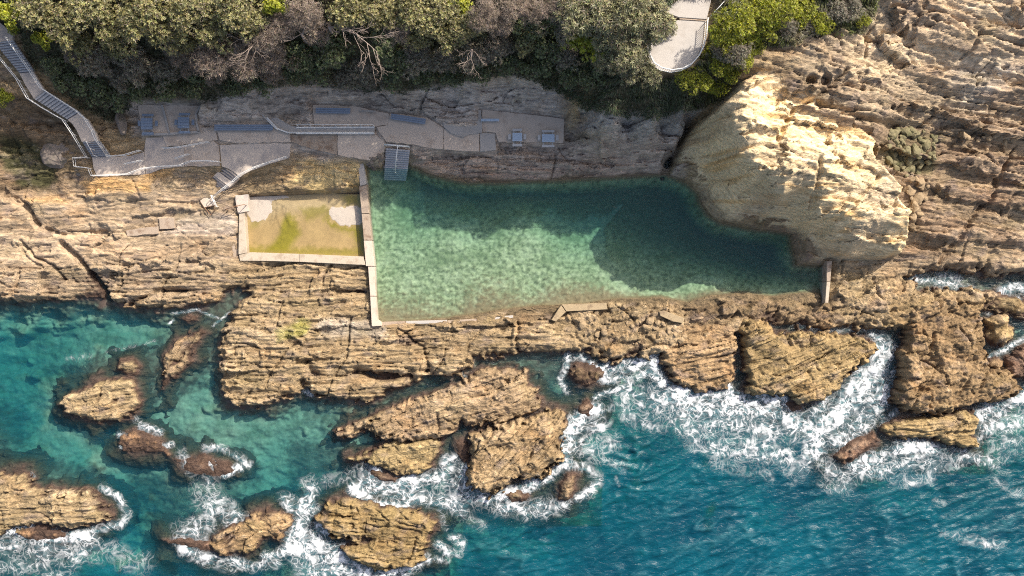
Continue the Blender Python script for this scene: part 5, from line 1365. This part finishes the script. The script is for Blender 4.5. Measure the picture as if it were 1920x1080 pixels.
def crown_mesh(name, R, H, npuff, per, leaf, col, var, seed, nl=6, twig=0.0, tcol=(0.33, 0.26, 0.22)):
    """rosettes of leaves spread over and inside many puffs"""
    g = np.random.default_rng(seed)
    P, A, S, LN, WD, CO = [], [], [], [], [], []
    ang = g.uniform(0, 2 * math.pi, npuff); rad = np.sqrt(g.uniform(0, 1, npuff)) * R * 0.85
    lump = 1 + 0.25 * np.sin(3 * ang + seed) + 0.15 * np.sin(5 * ang + 2 * seed)
    cx, cy = rad * lump * np.cos(ang), rad * lump * np.sin(ang)
    cz = H * (0.35 + 0.65 * np.sqrt(np.maximum(0, 1 - (rad / R) ** 2))) + g.normal(0, 0.15, npuff) * H
    pr = g.uniform(0.24, 0.42, npuff) * R
    pc = np.clip(1 + g.normal(0, 0.16, npuff), 0.6, 1.5)
    for k in range(npuff):
        d = unit(g.normal(0, 1, (per, 3))); d[:, 2] = np.abs(d[:, 2]) * 0.9 - 0.15; d = unit(d)
        r = pr[k] * g.uniform(0.55, 1.05, per) ** 0.6
        c = np.stack([cx[k] + d[:, 0] * r, cy[k] + d[:, 1] * r, cz[k] + d[:, 2] * r * 0.8], -1)
        up = unit(d + np.array([0, 0, 0.6]) + g.normal(0, 0.25, d.shape))
        t1 = unit(np.cross(up, g.normal(0, 1, d.shape))); t2 = np.cross(up, t1)
        rc = np.clip(1 + g.normal(0, var, per), 0.45, 1.8) * pc[k]
        a0 = g.uniform(0, 6.28, per)
        for q in range(nl):
            a = a0 + q * 2 * math.pi / nl + g.normal(0, 0.2, per)
            out = t1 * np.cos(a)[:, None] + t2 * np.sin(a)[:, None]
            ax = unit(out + up * g.uniform(0.15, 0.9, per)[:, None])
            sd = unit(np.cross(ax, up) + g.normal(0, 0.25, ax.shape))
            P.append(c); A.append(ax); S.append(sd)
            LN.append(leaf[0] * g.uniform(0.7, 1.25, per)); WD.append(leaf[1] * g.uniform(0.8, 1.2, per))
            cc = np.array(col)[None] * rc[:, None] * np.clip(1 + g.normal(0, 0.12, per), 0.6, 1.5)[:, None]
            cc = cc * (1 + g.normal(0, 0.07, (per, 3)))
            if twig > 0:
                tw = g.uniform(0, 1, per) < twig
                cc[tw] = np.array(tcol) * g.uniform(0.7, 1.3, tw.sum())[:, None]
                WD[-1][tw] *= 0.35; LN[-1][tw] *= 1.5
            CO.append(cc)
    co, f, c = leaf_quads(np.concatenate(P), np.concatenate(A), np.concatenate(S), np.concatenate(LN), np.concatenate(WD), np.clip(np.concatenate(CO), 0.005, 0.6), 0.12)
    return mesh_np(name, co.astype(np.float32), f, M_LEAF, c.astype(np.float32), None, False)

def trunk_mesh(name, R, H, seed, nb=6, r0=0.16):
    r = random.Random(seed); bm = bmesh.new()
    top = Vector((r.uniform(-.2, .2) * R, r.uniform(-.2, .2) * R, H * 0.45))
    bm_tube(bm, [Vector((0, 0, -1.2)), Vector((0, 0, 0)), top * 0.5 + Vector((0.1, 0, 0)), top], r0, 7, True, r0 * 0.6)
    for k in range(nb):
        a = 2 * math.pi * k / nb + r.uniform(-.4, .4); d = Vector((math.cos(a), math.sin(a), 0))
        l = R * r.uniform(0.5, 0.85)
        p = [top * r.uniform(0.6, 1.0), top + d * l * 0.4 + UP * H * 0.12, top + d * l * 0.75 + UP * H * r.uniform(0.15, 0.3) + Vector((r.uniform(-.2, .2), r.uniform(-.2, .2), 0)), top + d * l + UP * H * r.uniform(0.2, 0.42)]
        bm_tube(bm, p, r0 * 0.5, 5, True, 0.02)
    me = bpy.data.meshes.new(name); bm.to_mesh(me); bm.free(); me.materials.append(M_BARK)
    me.polygons.foreach_set("use_smooth", np.full(len(me.polygons), True))
    return me

KINDS_ = {   # colour, leaf (length, width), puffs, rosettes per puff, variation, twigs
    'olive': ((0.245, 0.230, 0.092), (0.24, 0.10), 30, 26, 0.30, 0.10),
    'grey': ((0.235, 0.228, 0.118), (0.36, 0.10), 26, 22, 0.40, 0.10),
    'twiggy': ((0.235, 0.190, 0.140), (0.28, 0.06), 26, 24, 0.35, 0.55),
    'lime': ((0.30, 0.32, 0.02), (0.26, 0.13), 22, 26, 0.30, 0.0),
    'dark': ((0.135, 0.165, 0.068), (0.22, 0.10), 26, 26, 0.35, 0.08),
    'slate': ((0.200, 0.188, 0.132), (0.24, 0.08), 26, 24, 0.35, 0.25),
    'bright': ((0.27, 0.285, 0.016), (0.24, 0.07), 26, 30, 0.40, 0.03),
}
PROTO = {}
for i, (k, (c_, lf, npf, per, vr, tw)) in enumerate(KINDS_.items()):
    PROTO[k] = [(crown_mesh('crown', 1.9, 1.9, npf, per, lf, c_, vr, 100 + 10 * i + j, 6, tw), trunk_mesh('trunk', 1.9, 1.9, 200 + 10 * i + j)) for j in range(2)]

def plant(name, label, kind, px, py, rpx, cat, group=None, hgt=1.0, seed=0):
    r = random.Random(seed * 31 + int(px * 7 + py))
    zg = 12.0
    for _ in range(5):
        top = zg + rpx * 0.05 * 1.2 * hgt
        w = W(px, py, top); zg = ground(w.x, w.y)
    R = rpx * MPP * (1 - top / CAM_H)
    root = empty(name, (w.x, w.y, zg), label, cat, group)
    root.rotation_euler = (0, 0, r.uniform(0, 6.28))
    cme, tme = PROTO[kind][r.randrange(2)]
    s = R / 1.9
    lift = max(0.0, (hgt - 1) * R * 1.2)
    o = bpy.data.objects.new('crown', cme); COL.objects.link(o); o.parent = root; o.location = (0, 0, lift); o.scale = (s, s, s * r.uniform(0.85, 1.2))
    o = bpy.data.objects.new('trunk', tme); COL.objects.link(o); o.parent = root; o.scale = (s, s, (s * 1.9 + lift) / 1.9); o.location = (0, 0, 0)
    return root

TREES = [   # kind, px, py, radius px, height factor, label or None
    ('olive', 62, 12, 40, 1.3), ('olive', 112, 38, 40, 1.3), ('olive', 160, 12, 44, 1.4), ('olive', 210, 50, 42, 1.4), ('olive', 256, 16, 46, 1.5), ('olive', 300, 48, 40, 1.5), ('olive', 346, 12, 44, 1.5), ('olive', 390, 48, 40, 1.6), ('olive', 432, 8, 40, 1.5), ('olive', 465, 38, 36, 1.6), ('olive', 140, 78, 30, 1.2), ('olive', 212, 88, 28, 1.3), ('olive', 345, 78, 28, 1.5),
    ('twiggy', 130, 98, 22, 1.1), ('twiggy', 320, 90, 28, 1.6), ('twiggy', 400, 95, 42, 2.0), ('twiggy', 452, 105, 42, 2.1), ('twiggy', 498, 92, 36, 2.0), ('twiggy', 485, 66, 32, 1.8), ('twiggy', 352, 118, 26, 1.7), ('twiggy', 400, 136, 24, 1.8), ('twiggy', 505, 130, 24, 1.9), ('twiggy', 535, 40, 34, 1.6), ('twiggy', 570, 18, 38, 1.6), ('twiggy', 588, 56, 30, 1.7),
    ('slate', 178, 108, 34, 1.3), ('slate', 250, 118, 36, 1.5), ('slate', 300, 128, 30, 1.4), ('slate', 220, 140, 28, 1.2), ('dark', 95, 120, 22, 1.0), ('dark', 120, 150, 24, 1.0), ('dark', 165, 160, 28, 1.1), ('dark', 210, 182, 26, 1.0), ('dark', 255, 165, 26, 1.1), ('dark', 310, 165, 26, 1.1), ('dark', 360, 158, 24, 1.1),
    ('olive', 650, 18, 34, 1.5), ('olive', 690, 12, 34, 1.5), ('olive', 725, 30, 30, 1.6), ('twiggy', 748, 52, 30, 1.8), ('olive', 770, 16, 34, 1.8), ('olive', 812, 38, 34, 2.0), ('olive', 838, 14, 30, 1.9), ('olive', 788, 64, 28, 2.0), ('olive', 846, 60, 32, 2.1), ('olive', 878, 46, 30, 2.0), ('twiggy', 905, 20, 34, 1.9), ('twiggy', 936, 46, 30, 2.0), ('twiggy', 962, 12, 34, 1.9), ('twiggy', 1002, 14, 34, 1.8), ('twiggy', 1040, 8, 32, 1.8),
    ('dark', 620, 92, 34, 1.4), ('dark', 560, 100, 30, 1.5), ('dark', 720, 72, 30, 1.6), ('dark', 742, 102, 30, 1.7), ('slate', 782, 98, 34, 1.9), ('slate', 832, 104, 30, 1.9), ('slate', 888, 98, 32, 2.0), ('twiggy', 910, 104, 20, 2.0), ('slate', 932, 82, 28, 1.9), ('dark', 985, 48, 28, 1.7), ('dark', 1020, 40, 26, 1.7), ('slate', 1060, 52, 28, 1.8), ('olive', 985, 75, 24, 1.8), ('dark', 1030, 88, 30, 1.7), ('slate', 1060, 100, 28, 1.6),
    ('grey', 1080, 20, 42, 1.8), ('grey', 1130, 30, 42, 1.8), ('grey', 1180, 18, 42, 1.7), ('grey', 1228, 24, 40, 1.6), ('grey', 1152, 62, 38, 1.8), ('grey', 1200, 56, 36, 1.6), ('grey', 1172, 92, 34, 1.6), ('grey', 1140, 100, 28, 1.6), ('grey', 1198, 112, 22, 1.2), ('grey', 1184, 134, 22, 1.2), ('grey', 1222, 140, 20, 0.9), ('grey', 1255, 48, 16, 1.2),
    ('bright', 1356, 52, 28, 2.3), ('bright', 1386, 34, 34, 2.2), ('bright', 1402, 66, 28, 1.1), ('bright', 1432, 20, 34, 1.3), ('bright', 1366, 84, 24, 1.0), ('bright', 1470, 10, 32, 1.2), ('bright', 1440, 52, 24, 0.9), ('bright', 1330, 100, 16, 0.9), ('bright', 1352, 122, 20, 0.9), ('bright', 1310, 152, 24, 0.8), ('bright', 1345, 160, 20, 0.8), ('bright', 1285, 148, 18, 0.8), ('bright', 1372, 140, 16, 0.8), ('bright', 1418, 88, 16, 0.8), ('bright', 1395, 118, 16, 0.7), ('bright', 1512, 20, 28, 0.9), ('bright', 1540, 40, 24, 0.8), ('slate', 1480, 42, 24, 0.9), ('slate', 1570, 20, 26, 0.9), ('bright', 1618, 38, 14, 0.8), ('slate', 1600, 14, 20, 0.8), ('slate', 1520, 52, 18, 0.7),
    ('slate', 1388, 100, 24, 1.0), ('slate', 1352, 100, 18, 0.9),
    ('dark', 545, 128, 26, 1.2), ('dark', 590, 130, 26, 1.1), ('slate', 640, 142, 26, 1.0), ('slate', 690, 138, 26, 1.1), ('slate', 670, 118, 28, 1.2), ('dark', 735, 142, 24, 1.0), ('dark', 790, 138, 24, 1.1), ('dark', 845, 136, 24, 1.1), ('dark', 900, 128, 24, 1.1), ('dark', 955, 115, 26, 1.2), ('dark', 1010, 122, 26, 1.2), ('dark', 1070, 135, 26, 1.1), ('dark', 1110, 142, 24, 1.0), ('dark', 440, 160, 22, 1.1), ('dark', 490, 155, 22, 1.1)]
KLAB = {'olive': ('olive_tree', 'dense olive green coastal tree in the sunlit canopy along the top', 'tree', 'olive green canopy trees'),
        'twiggy': ('twiggy_tree', 'pinkish grey twiggy tree among the canopy above the terrace', 'tree', 'twiggy pinkish grey trees'),
        'slate': ('grey_shrub', 'dull grey green shrub on the shaded slope', 'shrub', 'dull grey green shrubs'),
        'dark': ('dark_shrub', 'dark green shrub in the shade above the cliff foot', 'shrub', 'dark shaded shrubs'),
        'grey': ('grey_leaved_tree', 'tree with large pale grey leaf rosettes left of the lookout', 'tree', 'grey rosette trees by the lookout'),
        'bright': ('bright_shrub', 'bright yellow green shrub on the bank right of the lookout', 'shrub', 'bright shrubs right of the lookout')}
ORD = ['first', 'second', 'third', 'fourth', 'fifth', 'sixth', 'seventh', 'eighth', 'ninth', 'tenth', 'eleventh', 'twelfth', 'thirteenth', 'fourteenth', 'fifteenth', 'sixteenth', 'seventeenth', 'eighteenth', 'nineteenth', 'twentieth', 'twenty-first', 'twenty-second', 'twenty-third', 'twenty-fourth', 'twenty-fifth', 'twenty-sixth']
ROWS = [(0, 32, 'along the top photo edge'), (32, 70, 'in the second row of canopy'), (70, 112, 'in the third row of canopy'), (112, 999, 'at the lower edge of the bush')]
SHORT = {'olive': 'olive green leafy tree', 'twiggy': 'pinkish grey twiggy tree', 'slate': 'dull grey green shrub', 'dark': 'dark green shaded shrub', 'grey': 'tree with pale grey leaf rosettes', 'bright': 'bright yellow green shrub right of the lookout'}
for i, (k, x, y, r_, h_) in enumerate(TREES):
    nm, lb, ct, gp = KLAB[k]
    lo, hi, row = [q for q in ROWS if q[0] <= y < q[1]][0]
    same = sorted(t[1] for t in TREES if t[0] == k and lo <= t[2] < hi)
    lb = SHORT[k] + ', ' + ORD[same.index(x)] + ' from left ' + row
    if k == 'bright': lb = SHORT[k] + ', ' + ORD[same.index(x)] + ' from left ' + row.replace(' of canopy', '').replace(' of the bush', '')
    plant(nm, lb, k, x, y, r_, ct, gp, h_, i)
for i, (lb, k, x, y, r_, h_) in enumerate((
        ('single vivid lime yellow bush standing out left of the lookout', 'lime', 1103, 74, 34, 1.7),
        ('lime green bush cut by the upper left photo corner', 'lime', 12, 22, 26, 1.2),
        ('small lime bush right beside the top of the stairway', 'lime', 24, 48, 14, 0.9),
        ('slanting yellow lime bush near the second landing of the stairway', 'lime', 76, 70, 20, 1.0),
        ('yellow green bush on the slope at the left edge below the stairway', 'lime', 8, 182, 16, 0.8),
        ('lime topped bush at the top photo edge behind the twiggy trees', 'lime', 512, 6, 24, 1.6),
        ('orange tinged lime bush at the top photo edge near the middle', 'lime', 858, 4, 24, 1.9))):
    plant('lime_bush', lb, k, x, y, r_, 'bush', 'lime bushes', h_, i + 300)

# bare trees with pale branches
def bare_tree(label, px, py, z, dirs, seed):
    r = random.Random(seed)
    b = W(px, py, z + 3.0); g = ground(b.x, b.y)
    root = empty('bare_tree', (b.x, b.y, g), label, 'bare tree', 'bare pale trees')
    bm = bmesh.new()
    bm_tube(bm, [Vector((b.x, b.y, g - 0.5)), Vector((b.x, b.y, g + 1.5)), Vector((b.x + 0.2, b.y - 0.1, z + 2.6))], 0.20, 7, True, 0.14)
    obj_bm('trunk', bm, M_PALEBARK, root, True)
    for tx, ty, w in dirs:
        e = W(tx, ty, z + 3.0)
        s = Vector((b.x + 0.2, b.y - 0.1, z + 2.6)); bm = bmesh.new()
        def grow(p, q, rad, lev):
            m1 = p.lerp(q, 0.4) + Vector((r.uniform(-.3, .3), r.uniform(-.3, .3), r.uniform(-.1, .3))) * (q - p).length * 0.35
            m2 = p.lerp(q, 0.75) + Vector((r.uniform(-.3, .3), r.uniform(-.3, .3), r.uniform(-.1, .3))) * (q - p).length * 0.25
            bm_tube(bm, [p, m1, m2, q], rad, 5, True, rad * 0.35)
            if lev < 3:
                for src in (m1, m2, m2.lerp(q, 0.6), q):
                    d = (q - p); a = r.uniform(-1.0, 1.0)
                    d = Vector((d.x * math.cos(a) - d.y * math.sin(a), d.x * math.sin(a) + d.y * math.cos(a), d.z + r.uniform(-.2, .3))) * r.uniform(0.3, 0.55)
                    grow(src, src + d, rad * 0.5, lev + 1)
        grow(s, e, w * 0.62, 0)
        obj_bm('branch', bm, M_PALEBARK, root, True)
M_PALEBARK = mat_plain("pale_bark", (0.34, 0.275, 0.235), 0.85, 0.2, 3.0, 0.01)
bare_tree('leafless tree with long pale branches reaching right over the dark shrubs', 612, 46, 12.8, [(668, 62, 0.11), (706, 96, 0.10), (655, 40, 0.08), (630, 60, 0.07), (695, 70, 0.08)], 5)
bare_tree('leafless pale tree tangled in the twiggy canopy left of the centre', 560, 60, 12.3, [(545, 75, 0.06), (590, 30, 0.07), (540, 40, 0.06), (600, 50, 0.06)], 6)
bare_tree('small leafless pale tree at the lower edge of the canopy near the middle', 880, 90, 12.6, [(872, 118, 0.05), (900, 112, 0.05), (865, 100, 0.04), (890, 130, 0.04)], 8)
bare_tree('leafless crown of pale twigs above the western picnic slabs', 470, 80, 12.0, [(450, 100, 0.06), (490, 105, 0.06), (440, 70, 0.05), (500, 75, 0.05), (460, 120, 0.05)], 9)
bare_tree('leafless pale tree at the top photo edge left of the lime bush', 985, 15, 13.0, [(968, 30, 0.05), (1000, 25, 0.05), (970, 5, 0.05)], 10)

# undergrowth: leaves and hanging grass on the slope
g = np.random.default_rng(55)
n = 330000
ux = g.uniform(-60, 37, n); uy = g.uniform(16.0, 33.5, n)
uz = ground_np(ux, uy)
ii = np.clip(np.searchsorted(gx, ux) - 1, 0, len(gx) - 2); jj = np.clip(np.searchsorted(gy, uy) - 1, 0, len(gy) - 2)
ok = (dveg[jj, ii] > -4) & (flat_m[jj, ii] < 0.1)
def away(poly, z):
    return sdf(wp(poly, z), ux.astype(np.float32), uy.astype(np.float32)) < -0.1
ok &= away([(-60, 20), (0, 38), (24, 60), (24, 75), (63, 134), (84, 169), (149, 210), (186, 264), (206, 293), (171, 294), (153, 266), (126, 224), (62, 186), (36, 140), (-12, 79), (-60, 70)], 6.5)
thin = 0.35 + 0.65 * (fbm(ux / 2.0, uy / 1.5, 801, 2) > -0.12)
ok &= g.uniform(0, 1, n) < thin
ux, uy, uz = ux[ok], uy[ok], uz[ok]; ii, jj = ii[ok], jj[ok]
m_ = len(ux)
ppx, ppy = PX(ux, uy, uz)
gxs = (Z[jj, np.clip(ii + 4, 0, len(gx) - 1)] - Z[jj, np.clip(ii - 4, 0, len(gx) - 1)]) / 0.94; gys = (Z[np.clip(jj + 4, 0, len(gy) - 1), ii] - Z[np.clip(jj - 4, 0, len(gy) - 1), ii]) / 0.94
dn = unit(np.stack([-gxs, -gys, -np.sqrt(gxs ** 2 + gys ** 2) * 0.5 * 0 - 0.15 * np.ones(m_)], -1) + 1e-6)
rndd = unit(g.normal(0, 1, (m_, 3))); rndd[:, 2] = np.abs(rndd[:, 2])
grassy = sstep(980, 1080, ppx)[:, None] * 0.75
ax = unit(rndd * (1 - grassy) + dn * grassy * 1.2 + np.array([0, 0, 0.35]))
sd = unit(np.cross(ax, g.normal(0, 1, (m_, 3)) * 0.4 + np.array([0, 0, 1])))
bright = sstep(1255, 1340, ppx) * 0.95
patch = np.clip(fbm(ux / 2.4, uy / 1.6, 811, 3) * 1.5 + 0.5, 0, 1)
cdk = np.array((0.095, 0.115, 0.060)) * (1 - patch)[:, None] + np.array((0.13, 0.135, 0.065)) * patch[:, None]
cbr = np.array((0.11, 0.135, 0.016)) * patch[:, None] + np.array((0.13, 0.115, 0.05)) * (1 - patch)[:, None]
uc = cdk * (1 - bright)[:, None] + cbr * bright[:, None]
gp = (sstep(940, 1060, ppx) * (1 - sstep(1270, 1340, ppx)))[:, None]
uc = uc * (1 - gp * 0.6) + np.array((0.040, 0.075, 0.020)) * gp * 0.6
dead = g.uniform(0, 1, m_) < 0.12
uc[dead] = np.array((0.17, 0.14, 0.10))
uc = uc * np.clip(1 + g.normal(0, 0.28, m_), 0.4, 1.9)[:, None]
ln = g.uniform(0.16, 0.36, m_) * (1 + 0.9 * grassy[:, 0]); wd = g.uniform(0.06, 0.13, m_) * (1 - 0.45 * grassy[:, 0])
pos = np.stack([ux, uy, uz + g.uniform(-0.02, 0.30, m_)], -1)
co, f, c = leaf_quads(pos, ax, sd, ln, wd, np.clip(uc, 0.004, 0.5), 0.25)
me = mesh_np('undergrowth', co.astype(np.float32), f, M_LEAF, c.astype(np.float32), None, False)
o = bpy.data.objects.new('undergrowth', me); COL.objects.link(o)
tag(o, 'dark low undergrowth and hanging grass covering the slope above the cliff', 'undergrowth', kind='stuff')
